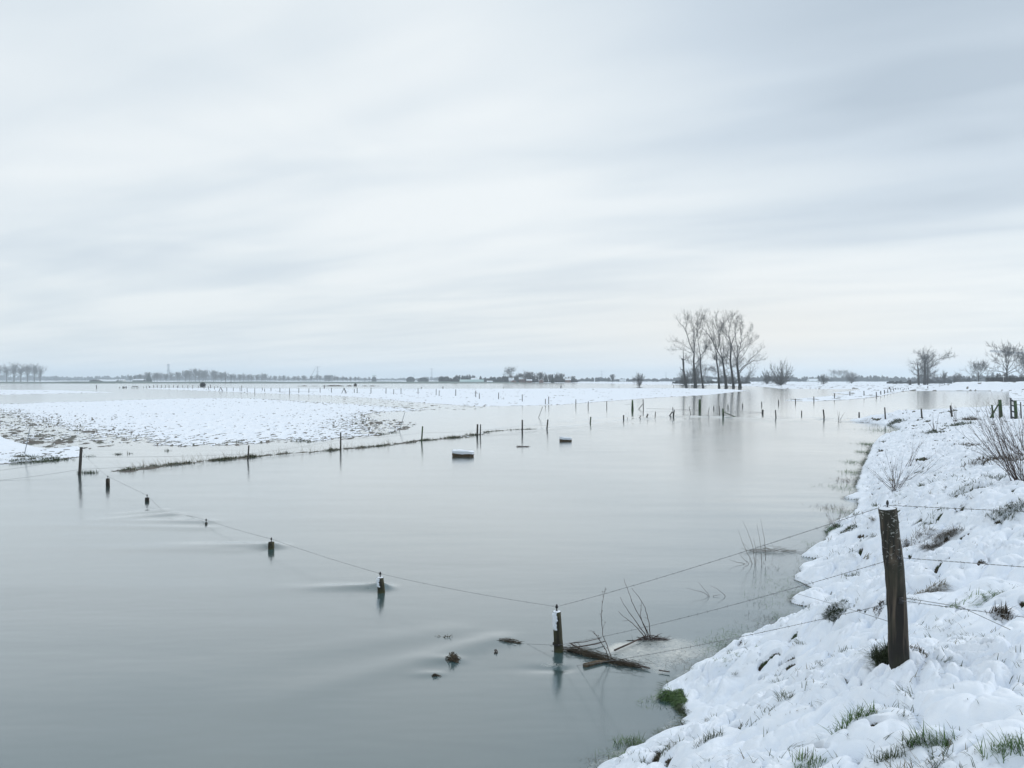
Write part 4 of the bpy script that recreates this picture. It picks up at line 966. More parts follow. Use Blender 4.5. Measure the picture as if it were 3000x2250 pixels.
wood_mass('far_wood', 'pale hazy hedges along the horizon behind the round willow', 1690, 2200, 1250, 1500, [(1690,5),(1720,12),(1780,13),(1800,8),(1850,10),(1920,8),(1990,12),(2100,17),(2200,16)], 405, leaf=2.4, base=.3)
wood_mass('far_wood', 'long low hazy wood along the horizon right of the poplars', 2190, 2700, 1250, 1500, [(2190,15),(2240,16),(2300,18),(2360,14),(2390,17),(2450,16),(2520,18),(2590,17),(2640,14),(2700,15)], 406, leaf=2.4, base=.3)
wood_mass('far_wood', 'dark scrub in front of the dense trees on the far bank', 2600, 2860, 620, 740, [(2600,7),(2660,9),(2730,12),(2790,14),(2830,17),(2860,18)], 407, leaf=1.0, base=.3)
wood_mass('far_wood', 'hazy trees on the horizon behind the dark hedge', 2700, 3080, 1000, 1250, [(2700,14),(2800,18),(2870,22),(2920,26),(3080,26)], 408, leaf=2, base=.3)
wood_mass('scrub', 'dark scrub at the feet of the poplars\' background bushes', 1975, 2200, 620, 700, [(1975,9),(2000,14),(2040,19),(2070,9),(2110,13),(2140,6),(2160,12),(2200,6)], 409, leaf=.8, base=.2)
# conifers and clumps as single things
def bushy(name, label, px, base, top, wpx, d, seed, m_=M_ever, cone=False, leaf=.9, cat='tree', zb=0):
    rs = np.random.RandomState(seed); b = P(px, base, d); b.z = zb; H_ = (base - top) / F * d; w_ = wpx / F * d / 2; k = 1500
    z_ = rs.rand(k) ** (1.3 if cone else .9); rr = np.sqrt(rs.rand(k)) * w_ * ((1 - z_) * .95 + .05 if cone else np.sqrt(np.clip(1 - (z_ * 1.9 - .75) ** 2 / 1.35, .02, 1))); th = rs.uniform(0, 6.283, k)
    C = np.stack([rr * np.cos(th), rr * np.sin(th), z_ * H_], 1); s_ = leaf * rs.uniform(.5, 1.1, k)[:, None]
    a = rs.normal(size=(k, 3)); a /= np.linalg.norm(a, axis=1, keepdims=True); b_ = np.cross(a, rs.normal(size=(k, 3))); b_ /= np.linalg.norm(b_, axis=1, keepdims=True)
    V = np.stack([C - a * s_ * .5, C + a * s_ * .5, C + b_ * s_ * .5], 1).reshape(-1, 3)
    root = empty(name, b); tag(root, label, cat); link('foliage', mesh_np('foliage', V, None, m_, np.arange(k * 3).reshape(-1, 3), False), root)
    mb = MB(); mb.tube([Vector((0, 0, -.2)), Vector((0, 0, H_ * .5))], [.2, .1], 6); mb.build('stem', M_bark, root)
bushy('evergreen_tree', 'dark conical evergreen among the far roadside trees at the left', 436, 1116, 1093, 19, 1350, 1, cone=True, leaf=2.2)
bushy('evergreen_tree', 'pointed dark evergreen in the hamlet right of the middle', 1619, 1117, 1092, 9, 850, 2, cone=True, leaf=1.2)
bushy('bush', 'dense dark bush standing alone in the water behind the island fence', 594, 1132.5, 1121, 17, CZ * F / 20.5, 3, m_=M_wood_far, leaf=.5, cat='bush')
bushy('bush', 'small brownish bush on the low drowned ridge behind the tripod', 1041, 1131, 1124, 8, CZ * F / 19, 4, m_=M_straw_d, leaf=.5, cat='bush')
bushy('evergreen_tree', 'dark rounded tree beside the pale tower block', 1096, 1118, 1105, 14, 1500, 5, leaf=2, m_=M_wood_far)
bushy('evergreen_tree', 'dark rounded tree on the dike left of the farm', 1203, 1118, 1104, 26, 1300, 6, leaf=2, m_=M_wood_far)
bushy('evergreen_tree', 'lower dark tree on the dike, between the rounded tree and the farm', 1240, 1119, 1107, 34, 1250, 7, leaf=1.8, m_=M_wood_far)
# drowned ridge: low mud and grass
V = []; n = 120; 
for i in range(n + 1):
    px = 868 + (1122 - 868) * i / n; d = CZ * F / (1131.3 - HZ); c = P(px, 1131, d); k = abs(perlin(i * .11, .5, 5)) * 1.6 * min(1, i / 8, (n - i) / 8)
    for yy, zz_ in ((-1.2, -.2), (-.3, .5 * k), (.5, .45 * k), (1.4, -.2)): V.append((c.x, c.y + yy, zz_ + .02))
tag(link('mud_ridge', mesh_np('mud_ridge', V, [(i*4+j, (i+1)*4+j, (i+1)*4+j+1, i*4+j+1) for i in range(n) for j in range(3)], M_straw_d)), 'low dark drowned ridge in the far water', kind='structure')
# hedge
mb = MB(); rs = np.random.RandomState(5); k = 26000
x0, x1 = P(2889, 1118, 385).x, P(3060, 1118, 385).x; zb = P(2900, 1119, 385).z; zt = P(2900, 1106.5, 385).z
C = np.stack([rs.uniform(x0, x1, k), rs.uniform(384, 386, k), zb - 1 + (zt - zb + 1) * rs.rand(k)], 1); C[:, 2] += .12 * np.sin(C[:, 0] * 2.1); a = rs.normal(size=(k, 3)) * .13; b_ = rs.normal(size=(k, 3)) * .13
root = empty('hedge', ((x0 + x1) / 2, 385, zb - .6)); tag(root, 'dark clipped hedge on the snowy ridge at the right edge', 'hedge')
o = link('foliage', mesh_np('foliage', np.stack([C, C + a, C + b_], 1).reshape(-1, 3) - np.array([(x0 + x1) / 2, 385, zb - .6]), None, M_bark, np.arange(k * 3).reshape(-1, 3), False), root)
wood_mass('scrub', 'dark shrubs growing behind the clipped hedge', 2905, 3080, 395, 405, [(2905,18),(2930,30),(2960,26),(3080,30)], 410, leaf=.5, base=1.8, m_=M_twig, n=500)

# ------------------------------------------------------------------ buildings and structures on the horizon
def house(name, label, px0, px1, base, eave, ridge, d, wall=M_wall_b, roof=M_roof_s, depth=9, gable=False, wins=2, chimney=True, cat='house', group='buildings on the horizon'):
    a = P(px0, base, d); c = P(px1, base, d); z0 = .2; ze = P(px0, eave, d).z; zr_ = P(px0, ridge, d).z; w = c.x - a.x
    b = Vector(((a.x + c.x) / 2, d, z0)); root = empty(name, b); tag(root, label, cat, group)
    he = ze - z0; hr = zr_ - z0; mb = MB(); mb.box((0, depth / 2, he / 2), (w, depth, he))
    if gable: mb.add([(-w/2, 0, he), (w/2, 0, he), (0, 0, hr - .1), (-w/2, depth, he), (w/2, depth, he), (0, depth, hr - .1)], None, [(0, 1, 2), (4, 3, 5)])
    else: mb.add([(-w/2, 0, he), (-w/2, depth, he), (-w/2, depth/2, hr - .1), (w/2, 0, he), (w/2, depth, he), (w/2, depth/2, hr - .1)], None, [(1, 0, 2), (3, 4, 5)])
    mb.build('wall', wall, root, smooth=False)
    mb = MB(); o_ = .4
    if gable: V = [(-w/2-o_, -o_, he-.2), (0, -o_, hr), (w/2+o_, -o_, he-.2), (-w/2-o_, depth+o_, he-.2), (0, depth+o_, hr), (w/2+o_, depth+o_, he-.2)]
    else: V = [(-w/2-o_, -o_, he-.2), (-w/2-o_, depth/2, hr), (-w/2-o_, depth+o_, he-.2), (w/2+o_, -o_, he-.2), (w/2+o_, depth/2, hr), (w/2+o_, depth+o_, he-.2)]
    V += [(x_, y_, z_ + .25) for x_, y_, z_ in V]
    mb.add(V, [(0,1,4,3),(1,2,5,4),(6,9,10,7),(7,10,11,8),(0,3,9,6),(2,8,11,5),(0,6,7,1),(1,7,8,2),(3,4,10,9),(4,5,11,10)]); rf = mb.build('roof', roof, root, smooth=False)
    if chimney: mb = MB(); mb.box((w * .2, depth / 2, hr + .5), (.8, .8, 1.6)); mb.build('chimney', M_wall_b, rf, smooth=False)
    for k in range(wins): mb = MB(); mb.box(((k + .5) / wins * w - w / 2, -.04, he * .5), (min(1.4, w * .15), .1, he * .38)); mb.build('window', M_glass, root, smooth=False)
    return root
house('barn', 'low dark barn with a pointed roof before the hazy wood at the left', 262, 286, 1119, 1116.5, 1112.5, 1150, M_wall_d, M_wall_d, 12, True, 1, False, 'barn')
house('barn', 'long low shed with a white snowy roof, joined to the pointed barn', 277, 303, 1119, 1115.5, 1112, 1165, M_wall_d, M_roof_s, 14, False, 3, False, 'barn')
house('barn', 'widest white-roofed shed at the left, right of the dark barn', 301, 337, 1119, 1117, 1112.3, 1150, M_wall_d, M_roof_s, 18, False, 4, False, 'barn')
house('barn', 'pale walled shed with small roof left of the evergreen', 337, 360, 1119, 1114, 1112, 1160, M_wall_w, M_roof_s, 10, False, 2, False, 'barn')
house('barn', 'snow-roofed shed among bushes just left of the evergreen', 388, 418, 1118, 1114, 1111, 1180, M_wall_d, M_roof_s, 10, False, 2, True, 'barn')
house('office_block', 'hazy dark flat block on the horizon right of the pylon and crane', 951, 970, 1114, 1100, 1098.5, 1900, M_wall_d, M_steel, 20, False, 3, False, 'building')
house('tower_block', 'pale hazy tower block rising behind a dark tree', 1091, 1100, 1114, 1100, 1098.5, 2100, M_wall_w, M_roof_t, 12, False, 2, False, 'building')
house('farm_barn', 'big dark barn with a steep gable facing the water', 1319, 1348, 1119, 1116, 1105.5, 850, M_wall_d, M_wall_d, 12, True, 1, False, 'barn')
house('farm_barn', 'long open shed with a pale green sheet roof beside the dark barn', 1347, 1416, 1119, 1118, 1112.5, 845, M_roof_t, M_roof_t, 10, False, 5, False, 'barn')
house('farm_barn', 'barn with a white snowy roof above the pale green shed', 1380, 1402, 1119, 1113.5, 1107.5, 880, M_wall_d, M_roof_s, 14, False, 2, False, 'barn')
house('shed', 'small white roofed shed between the farm and the hamlet', 1427, 1442, 1119, 1118.3, 1116, 850, M_wall_w, M_roof_s, 6, False, 1, False, 'shed')
house('cottage', 'snowy roofed cottage under the tallest tree of the hamlet', 1491, 1505, 1119, 1114, 1107, 850, M_wall_w, M_roof_s, 8, False, 2, True)
house('cottage', 'cottage with its low snowy gable in the middle left of the hamlet', 1497, 1512, 1119, 1117, 1113, 840, M_wall_b, M_roof_s, 8, True, 1, False)
house('cottage', 'broad cottage with a grey snowy roof in the middle of the hamlet', 1521, 1542, 1118, 1110.5, 1105, 860, M_wall_b, M_roof_s, 8, False, 3, True)
house('cottage', 'small low house right of the broad hamlet cottage', 1543, 1558, 1118, 1115, 1111.5, 850, M_wall_b, M_roof_s, 7, False, 2, True)
house('cottage', 'tiny snowy roof between the bushes in the right part of the hamlet', 1580, 1592, 1118, 1115, 1111.5, 850, M_wall_b, M_roof_s, 7, True, 1, True)
house('cottage', 'red brick house at the right end of the hamlet', 1657, 1672, 1118, 1113, 1109, 880, M_wall_b, M_roof_s, 7, False, 2, True)
house('greenhouse', 'pale low building on the horizon behind the round willow', 1812, 1834, 1120, 1114.5, 1112, 1300, M_wall_w, M_roof_s, 10, False, 2, False, 'building')
house('house', 'white roofed building seen between the poplar trunks', 2090, 2101, 1120, 1116, 1112, 1150, M_wall_w, M_roof_s, 10, False, 2, False)
house('house', 'snowy roofed building in the low wood right of the willow bush', 2372, 2400, 1122, 1116, 1110, 1180, M_wall_w, M_roof_s, 12, False, 2, False)

def lattice(mb, a, b, w0, w1, n, r):
    a = Vector(a); b = Vector(b); ax = (b - a).normalized(); u_ = Vector((0, 1, 0)).cross(ax)
    if u_.length < .1: u_ = Vector((1, 0, 0))
    u_.normalize(); v_ = ax.cross(u_); P0, P1 = [], []
    rings = []
    for i in range(n + 1):
        t = i / n; w = (w0 * (1 - t) + w1 * t) / 2; c = a.lerp(b, t); rings.append([c + u_ * w * s1 + v_ * w * s2 for s1, s2 in ((-1,-1),(1,-1),(1,1),(-1,1))])
    for i in range(n):
        for k in range(4):
            P0 += [rings[i][k], rings[i][k], rings[i][k]]; P1 += [rings[i+1][k], rings[i+1][(k+1) % 4], rings[i][(k+1) % 4]]
    mb.segs([tuple(p) for p in P0], [tuple(p) for p in P1], np.full(len(P0), r), np.full(len(P0), r), 4)
for px, top, d, lab in ((930,1072.5,2500,'largest pylon, beside the slanting crane at the left of the middle'), (1265,1079,2900,'hazy pylon left of the pale roofed farm'), (1763,1086,3500,'faint pylon above the hedges left of the poplars'), (1951,1090,3900,'faintest pylon just left of the broken poplar'), (1213,1094,4600,'tiny distant pylon left of the farm pylon')):
    b = P(px, 1114, d); b.z = 0; H_ = P(px, top, d).z; root = empty('pylon', b); tag(root, lab, 'pylon', 'power pylons on the horizon')
    mb = MB(); lattice(mb, (0, 0, 0), (0, 0, H_ * .55), H_ * .16, H_ * .06, 6, .28); lattice(mb, (0, 0, H_ * .55), (0, 0, H_), H_ * .06, H_ * .03, 6, .25); mb.build('tower', M_steel, root)
    for zc, wd in ((.62, .30), (.95, .38)): mb = MB(); lattice(mb, (-H_ * wd * .5, 0, H_ * zc), (H_ * wd * .5, 0, H_ * zc), .5, .5, 8, .25); mb.build('crossarm', M_steel, root)
# communications tower
b = P(493.5, 1114, 2100); b.z = 0; root = empty('lookout_tower', b); H_ = P(493, 1066, 2100).z; tag(root, 'slim tall lattice tower with a cap rising over the left wood', 'tower')
mb = MB(); lattice(mb, (0, 0, 0), (0, 0, H_ * .62), 5, 4, 8, .28); lattice(mb, (0, 0, H_ * .62), (0, 0, H_ * .93), 3.2, 3.2, 6, .25); mb.build('mast', M_steel, root)
mb = MB(); mb.box((0, 0, H_ * .62), (6.5, 6.5, 1.4)); mb.build('platform', M_steel, root); mb = MB(); mb.tube([Vector((0, 0, H_ * .93)), Vector((0, 0, H_ * .96)), Vector((0, 0, H_ * 1.0))], [4.2, 3.6, .6], 10); mb.build('cap', M_steel, root)
# luffing crane
b = P(914, 1112, 2350); b.z = 0; root = empty('mobile_crane', b); tag(root, 'slanting crane jib left of the largest pylon', 'crane')
mb = MB(); lattice(mb, tuple(P(912, 1101, 2350) - b), tuple(P(923.5, 1080, 2350) - b), 1.2, .8, 10, .3); mb.build('jib', M_steel, root); mb = MB(); mb.box((0, 0, 4), (6, 4, 8)); mb.tube([Vector((0, 0, 4)), P(912, 1100, 2350) - b], [.8, .6], 6); mb.build('body', M_steel, root)
# tower crane at the right edge
dC = 470; tip = P(2902, 1028, dC); m_ = P(3190, 1052, dC); b = Vector((m_.x, m_.y, 0)); root = empty('tower_crane', b); tag(root, 'pale crane jib entering the sky from the right edge', 'crane')
mb = MB(); lattice(mb, tuple(tip - b), tuple(P(3300, 1057, dC) - b), .95, 1.1, 64, .2); mb.build('jib', M_white, root)
mb = MB(); lattice(mb, (0, 0, 0), tuple(P(3190, 1030, dC) - b), 1.6, 1.6, 20, .12); mb.build('mast', M_steel, root)
for a_ in ((2955, 1032), (2990, 1035)):
    mb = MB(); q_ = P(*a_, dC) - b; mb.box(tuple(q_ + Vector((0, 0, -.1))), (2.6, 1.3, .9)); mb.build('trolley', M_steel, root)
mb = MB(); mb.tube([P(3190, 1000, dC) - b, P(2955, 1030, dC) - b], [.05, .05], 4); mb.tube([P(3190, 1030, dC) - b, P(3190, 1000, dC) - b], [.3, .2], 6); mb.build('stay', M_steel, root)
for px, top, base, d, lab, r in ((677,1096,1123,790,'dark tall pole before the far trees at the left',.2), (661,1106,1123,792,'shorter dark pole left of the tall pole before the far trees',.22), (2842,1072,1118,900,'thin pale mast right of the dense trees',.18), (2836,1090,1120,900,'short pale pole left of the thin mast',.14), (561,1108,1123,790,'slim pole on the dike under the highest left trees',.14), (478,1112,1123,790,'slim pole on the dike below the lattice tower',.12)):
    b = P(px, base, d); b.z = .0; mb = MB(); mb.tube([Vector((0, 0, -.3)), Vector((0, 0, P(px, top, d).z))], [r, r * .7], 7); o = mb.build('pole', M_post_far if 'dark' in lab else M_steel); o.location = b; tag(o, lab, 'pole', 'poles on the horizon')
b = P(2940, 1118, 384); b.z = P(2940, 1119, 384).z; root = empty('street_lamp', b); tag(root, 'white lamp post in front of the hedge at the right', 'street lamp'); mb = MB(); mb.tube([Vector((0, 0, -1)), Vector((0, 0, P(2940, 1092, 384).z - b.z))], [.08, .06], 8); mb.build('pole', M_white, root); mb = MB(); mb.box((0, 0, P(2940, 1103.5, 384).z - b.z), (.7, .35, .55)); mb.build('box', M_white, root)

# ------------------------------------------------------------------ things afloat
def floater(name, label, px, base, wpx, hpx, m_, cat, snow=True, depth=.6, rz=0):
    d = CZ * F / (base - HZ); b = Vector(G(px, base - 2)); w = wpx / F * d; h = hpx / F * d; rs = np.random.RandomState(int(px))
    root = empty(name, b); tag(root, label, cat, 'things adrift in the middle of the water')
    n1, n2, n3 = 16, 8, 5
    def blk(zf0, zf1, grow, sm):
        V = []; 
        for k in range(n3 + 2):
            kz = min(max((k - .0) / (n3 + 1), 0), 1); inset = .0 if 0 < k < n3 + 1 else .07
            z = (zf0 + (zf1 - zf0) * kz) * h
            for i in range(24):
                a = 2 * math.pi * i / 24; sx = np.sign(math.cos(a)) * abs(math.cos(a)) ** .5; sy = np.sign(math.sin(a)) * abs(math.sin(a)) ** .7
                q_ = (1 + grow - inset * (1 if sm else .6)) * (1 + .10 * perlin(i * .7, k * .9 + px, 3))
                V.append((sx * w / 2 * q_, sy * depth / 2 * q_, z + (.14 * h * perlin(i * .5 + px, k * .4, 4)) - .10 * h * sx * (1 if not sm else 1)))
        m = 24; R_ = n3 + 2; Q_ = [(k*m+i, k*m+(i+1) % m, (k+1)*m+(i+1) % m, (k+1)*m+i) for k in range(R_-1) for i in range(m)]
        V.append((0, 0, zf1 * h + .04 * h)); T_ = [(len(V)-1, (R_-1)*m+i, (R_-1)*m+(i+1) % m) for i in range(m)]
        mb = MB(); mb.add(V, Q_, T_); return mb
    o = blk(-.4, .66, 0, False).build('body', m_, root, smooth=True); o.rotation_euler = (0, 0, rz)
    if snow: o = blk(.42, 1.02, .02, True).build('snow_cover', M_snow, root); o.rotation_euler = (0, 0, rz)
floater('straw_bale', 'floating brown bale under a thick cover of snow', 1357, 1339, 64, 17, M_hay, 'bale', True, .55, R(-8))
floater('straw_bale', 'smaller bare brown bale floating further off, thin snow on its top', 1657, 1295, 36, 12, M_hay, 'bale', True, .4, R(6))
def brush(name, label, px, py, wpx, hpx, n, r, cat, seed, rz=0, m_=M_twig_red, sink=0, group=None, up=.25):
    rs = np.random.RandomState(seed); b = Vector(G(px, py)); d = b.y; w = wpx / F * d; h = hpx / F * d; mb = MB()
    a = rs.uniform(-1, 1, n); c = np.stack([a * w / 2, rs.normal(size=n) * h * .25, np.abs(rs.normal(size=n)) * h * .35 * (1 - np.abs(a) * .7) - sink], 1)
    D = np.stack([rs.normal(size=n) * 1.0 + 1.0, rs.normal(size=n) * .45, rs.normal(size=n) * up], 1); D /= np.linalg.norm(D, axis=1, keepdims=True)
    l = rs.uniform(.08, .32, n)[:, None] * min(w, 1.0); mb.segs(c - D * l, c + D * l, np.full(n, r), np.full(n, r * .5), 4)
    o = mb.build(name, m_); o.location = b; o.rotation_euler = (0, 0, rz); return tag(o, label, cat, group)
brush('driftwood', 'small dark drift of twigs between the two floating bales', 1533, 1309, 30, 4, 34, .010, 'driftwood', 1)
brush('driftwood', 'dark tuft of reeds breaking the surface beside the near fence, left of the brushwood', 1327, 1938, 34, 34, 260, .006, 'driftwood', 2, up=.8, m_=M_straw_d, sink=.01)
brush('driftwood', 'faint small clump just under the surface at the far left of the near drift', 1277, 1982, 26, 16, 90, .005, 'driftwood', 3, up=.4, m_=M_straw_d, sink=.015)
brush('driftwood', 'knot of twigs caught on the wire left of the snow-sided post', 1490, 1882, 70, 16, 80, .003, 'driftwood', 4, m_=M_straw_d, rz=R(-12))
brush('driftwood', 'small forked twig poking out below the wire, left of the snow-sided post', 1453, 1912, 10, 22, 14, .008, 'driftwood', 5, up=2.5)
brush('driftwood', 'twigs under the wire to the left, in the wake', 1300, 1868, 50, 8, 60, .004, 'driftwood', 6, m_=M_straw_d, sink=.01)
# main brushwood heap: trunk-like bundle, sticks, cut log
b = Vector(G(1775, 1930)); root = empty('brushwood_heap', b); tag(root, 'long tangled heap of brushwood and mud floating right of the snow-sided post', 'brushwood')
rs = np.random.RandomState(77); A = [Vector(G(*p)) - b for p in ((1660,1906),(1715,1918),(1760,1930),(1810,1945),(1880,1958))]
mb = MB(); mb.tube([p + Vector((0, 0, .005)) for p in A], [.008, .022, .026, .018, .006], 9, jit=.3); mb.build('log', simple('dark_wet_wood', (.02, .016, .012), (.06, .048, .036), 30, .9, 1, bd=.01), root)
mb = MB(); n = 360; t_ = rs.rand(n); Ax = limb_pts([tuple(p) for p in A], 50); c = Ax[(t_ * 49).astype(int)] + rs.normal(size=(n, 3)) * [[.07, .06, .014]]; c[:, 2] = np.abs(c[:, 2]) + .02
ax = np.array(tuple((A[-1] - A[0]).normalized())); D = ax + rs.normal(size=(n, 3)) * [[.45, .45, .22]]; l = rs.uniform(.02, .11, n)[:, None]; mb.segs(c - D * l, c + D * l, np.full(n, .0028), np.full(n, .0015), 3); mb.build('twigs', M_straw_d, root)
mb = MB()
for pl, r in (([(1668,1890),(1712,1886),(1762,1874)],.006), ([(1690,1886),(1703,1900)],.004), ([(1672,1892),(1690,1902),(1745,1893),(1772,1885)],.010), ([(1700,1903),(1650,1901)],.005), ([(1800,1912),(1845,1892),(1892,1869)],.012), ([(1930,1970),(1962,1975)],.008), ([(1810,1945),(1850,1952),(1905,1965)],.009), ([(1680,1915),(1750,1925)],.006)):
    mb.tube([Vector(G(*p)) - b + Vector((0, 0, .02 + r)) for p in pl], [r * (1 - .12 * i) for i in range(len(pl))], 6)
mb.build('stick', M_twig_red, root)
mb = MB(); q0 = Vector(G(1712, 1954)) - b; q1 = Vector(G(1745, 1946)) - b; q2 = Vector(G(1780, 1940)) - b; mb.tube([q0 + Vector((0, 0, .012)), q1 + Vector((0, 0, .02)), q2 + Vector((0, 0, .02))], [.036, .028, .012], 9); mb.build('cut_log', simple('split_log', (.05, .036, .022), (.16, .12, .075), 30, .8, .6), root)
# plants standing in the water
def stems(name, label, base, tipsl, r, cat='plant', m_=M_twig_red, seed=0, side=0, group=None, knots=False, bl=.05, jt=.6):
    rs = np.random.RandomState(seed); b = GT(*base); b.z = max(b.z, 0); mb = MB()
    for pl in tipsl:
        dd = rs.uniform(-jt, jt) * .1 * b.y * .1; n = len(pl)
        off0 = (pl[0][0] - base[0], pl[0][1] - base[1]) if abs(pl[0][0] - base[0]) > 30 else (0, 0)
        W = [P(a, c, b.y + dd * k / max(n-1, 1)) - b for k, (a, c) in enumerate(pl)]
        Ws = [Vector(v_) for v_ in limb_pts([tuple(w_) for w_ in W], max(6, n * 3))]; Ws = [w_ + Vector(rs.normal(size=3) * .003) * (k > 0) for k, w_ in enumerate(Ws)]
        k = len(Ws); rr = [r * (1 - .7 * i / (k-1)) for i in range(k)]; Ws[0] = Ws[0] - Vector((0, 0, .05)); mb.tube(Ws, rr, 5)
        for _ in range(side):
            i = rs.randint(1, k-1); v_ = (Ws[i] - Ws[i-1]).normalized() + Vector(rs.normal(size=3) * .7); q_ = Ws[i] + v_ * rs.uniform(bl * .4, bl) ; mb.tube([Ws[i], q_], [r * .35, r * .2], 4)
            if knots: mb.tube([q_ - Vector((0, 0, .004)), q_ + Vector((0, 0, .006))], [.006, .004], 6)
    o = mb.build(name, m_); o.location = b; return tag(o, label, cat, group)
stems('dead_weed', 'tall single seed stalk rising out of the brushwood heap', (1795,1932), [[(1795,1932),(1765,1860),(1762,1800),(1768,1745),(1774,1722)],[(1780,1912),(1745,1858),(1735,1848),(1725,1850)]], .006, 'dead plant', side=9, knots=True, seed=1)
stems('dead_weed', 'fan of bare dark stems at the far end of the foam', (1908,1874), [[(1908,1874),(1890,1835),(1862,1785),(1845,1745),(1828,1695)],[(1905,1870),(1903,1830),(1890,1780),(1868,1745),(1850,1722)],[(1896,1866),(1862,1820),(1830,1775),(1818,1750)],[(1893,1870),(1850,1822),(1822,1803),(1812,1790)],[(1900,1868),(1875,1800),(1880,1760)],[(1908,1872),(1940,1855)],[(1908,1872),(1965,1872)],[(1906,1872),(1860,1876),(1800,1880)]], .007, 'dead plant', side=4, seed=2)
brush('driftwood', 'dark mat of roots at the foot of the bare stem fan', 1915, 1874, 84, 18, 60, .0028, 'driftwood', 7, sink=.0)
stems('reeds', 'sheaf of thin reeds in the water left of the snowy bank', (2198,1652), [[(2205,1652),(2190,1620),(2175,1590),(2163,1552)],[(2212,1650),(2205,1600),(2190,1555),(2175,1525)],[(2232,1650),(2228,1600),(2218,1535)],[(2243,1636),(2240,1580),(2228,1520)],[(2195,1650),(2175,1635),(2165,1620)],[(2187,1652),(2150,1645),(2135,1638)],[(2214,1652),(2215,1610),(2207,1575)]], .005, 'reeds', m_=M_straw_d, seed=3)
stems('dead_weed', 'low spray of thin twigs out in the water past the foam', (2080,1748), [[(2080,1748),(2060,1735),(2010,1723)],[(2080,1746),(2062,1725),(2046,1706)],[(2085,1746),(2110,1742)],[(2080,1748),(2050,1750)],[(2128,1746),(2100,1725),(2080,1715)]], .004, 'dead plant', seed=4)
stems('dead_weed', 'two thin weeds in the water off the snowy headland tip', (2456,1234), [[(2457,1233),(2455,1215),(2452,1203)],[(2460,1232),(2470,1215),(2476,1207)],[(2457,1233),(2458,1222),(2460,1206)]], .02, 'dead plant', seed=5)
brush('driftwood', 'dark drift line of wet grass between the reeds and the bank', 2262, 1616, 130, 18, 60, .0022, 'driftwood', 8, m_=M_straw_d)

# shrubs on the bank
def shrub(name, label, base, n, ang0, ang1, l0, l1, r, seed, curve=.2, m_=M_twig_red, depth_j=.3, side=5):
    rs = np.random.RandomState(seed); b = GT(*base); d = b.y; mb = MB(); SP, SD, SL, SR = [], [], [], []
    for k in range(n):
        a = R(rs.uniform(ang0, ang1)); l = rs.uniform(l0, l1) / F * d; dy = rs.uniform(-depth_j, depth_j)
        v_ = Vector((math.cos(a), dy, math.sin(a))).normalized(); p_ = Vector((rs.normal() * .06 * l, rs.normal() * .06 * l, -.03)); pts = [p_]; c = rs.normal() * curve
        for i in range(7):
            v_ = (v_ + Vector((c * .12, 0, .03 - abs(c) * .05)) + Vector(rs.normal(size=3) * .035)).normalized(); p_ = p_ + v_ * l / 7; pts.append(p_)
        mb.tube(pts, [r * (1 - .1 * i) for i in range(8)], 5)
        for _ in range(side): 
            i = rs.randint(2, 8); SP.append(tuple(pts[i])); SD.append(tuple(v_ + Vector(rs.normal(size=3) * .4))); SL.append(l * rs.uniform(.08, .25)); SR.append(r * .45)
    if SP: twigs(mb, SP, SD, SL, SR, 1, rs=rs, minr=r * .2, wob=.1)
    o = mb.build(name, m_); o.location = b; return tag(o, label, 'shrub')
shrub('bramble_bush', 'fan of thin bare stems at the waterline, halfway up the bank', (2622,1436), 26, 40, 150, 50, 120, .0055, 1, .3)
shrub('bramble_bush', 'thin whippy stems leaning right, upslope from the waterline fan', (2665,1365), 7, 55, 85, 60, 95, .006, 2, .2)
shrub('bare_shrub', 'large thicket of long dark stems sweeping up to the left at the right edge', (2985,1405), 34, 98, 138, 110, 250, .0055, 3, .25, side=7)
shrub('bare_shrub', 'tangle of stems behind the big thicket at the right edge', (2998,1335), 24, 95, 150, 80, 180, .006, 4, .3, side=6)
shrub('bramble_bush', 'arching stems low over the snow below the thicket', (2925,1345), 9, 130, 165, 80, 170, .006, 5, .3)
shrub('bramble_bush', 'sparse stems left of the thicket below the headland posts', (2740,1262), 7, 80, 130, 25, 60, .010, 6, .2, side=2)
shrub('bramble_bush', 'sparse thin stems on the crest near the split-top post', (2800,1236), 9, 90, 150, 30, 60, .010, 7, .3, side=2)
shrub('bramble_bush', 'few curved stems lying right of the waterline fan', (2640,1420), 6, 15, 35, 80, 170, .0055, 8, -.5)
shrub('bare_shrub', 'wispy stems at the waterline in front of the mossy clump', (2450,1545), 14, 60, 150, 35, 85, .004, 9, .3, side=2)

# ------------------------------------------------------------------ grass tufts
def tuft(mb, px, py, n, l, spread=.5, w=.003, sx=0.1, lean=(0, 0), sy=None, rs=nrs, c=None, droop=.45, upz=.8):
    if c is None: c = GT(px, py)
    sy = sy or sx
    off_ = np.clip(rs.normal(size=(n, 2)), -1.5, 1.5) * [[sx, sy]]; x_ = c.x + off_[:, 0]; y_ = c.y + off_[:, 1]; z_ = np.maximum(height(x_, y_), -.02) - .01
    D = np.stack([rs.normal(size=n) * spread + lean[0], rs.normal(size=n) * spread + lean[1], np.full(n, upz) + rs.rand(n) * .4], 1); D /= np.linalg.norm(D, axis=1, keepdims=True)
    mb.blades(np.stack([x_, y_, z_], 1), D, l * rs.uniform(.45, 1.15, n), w * rs.uniform(.6, 1.2, n), droop * rs.rand(n))
    return c
def tuft_thing(name, label, px, py, n, l, m_, cat='grass tuft', group='grass tufts showing through the snow', **k):
    mb = MB(); f_ = min(1, 14 / max(GT(px, py).y, 1)) * .25; c = tuft(mb, px, py, int(n * (.6 if py < 2100 else .42)), l * (.62 if py < 2105 else .72), **k); c = Vector(c); o = mb.build(name, m_, loc=c); return tag(o, label, cat, group)
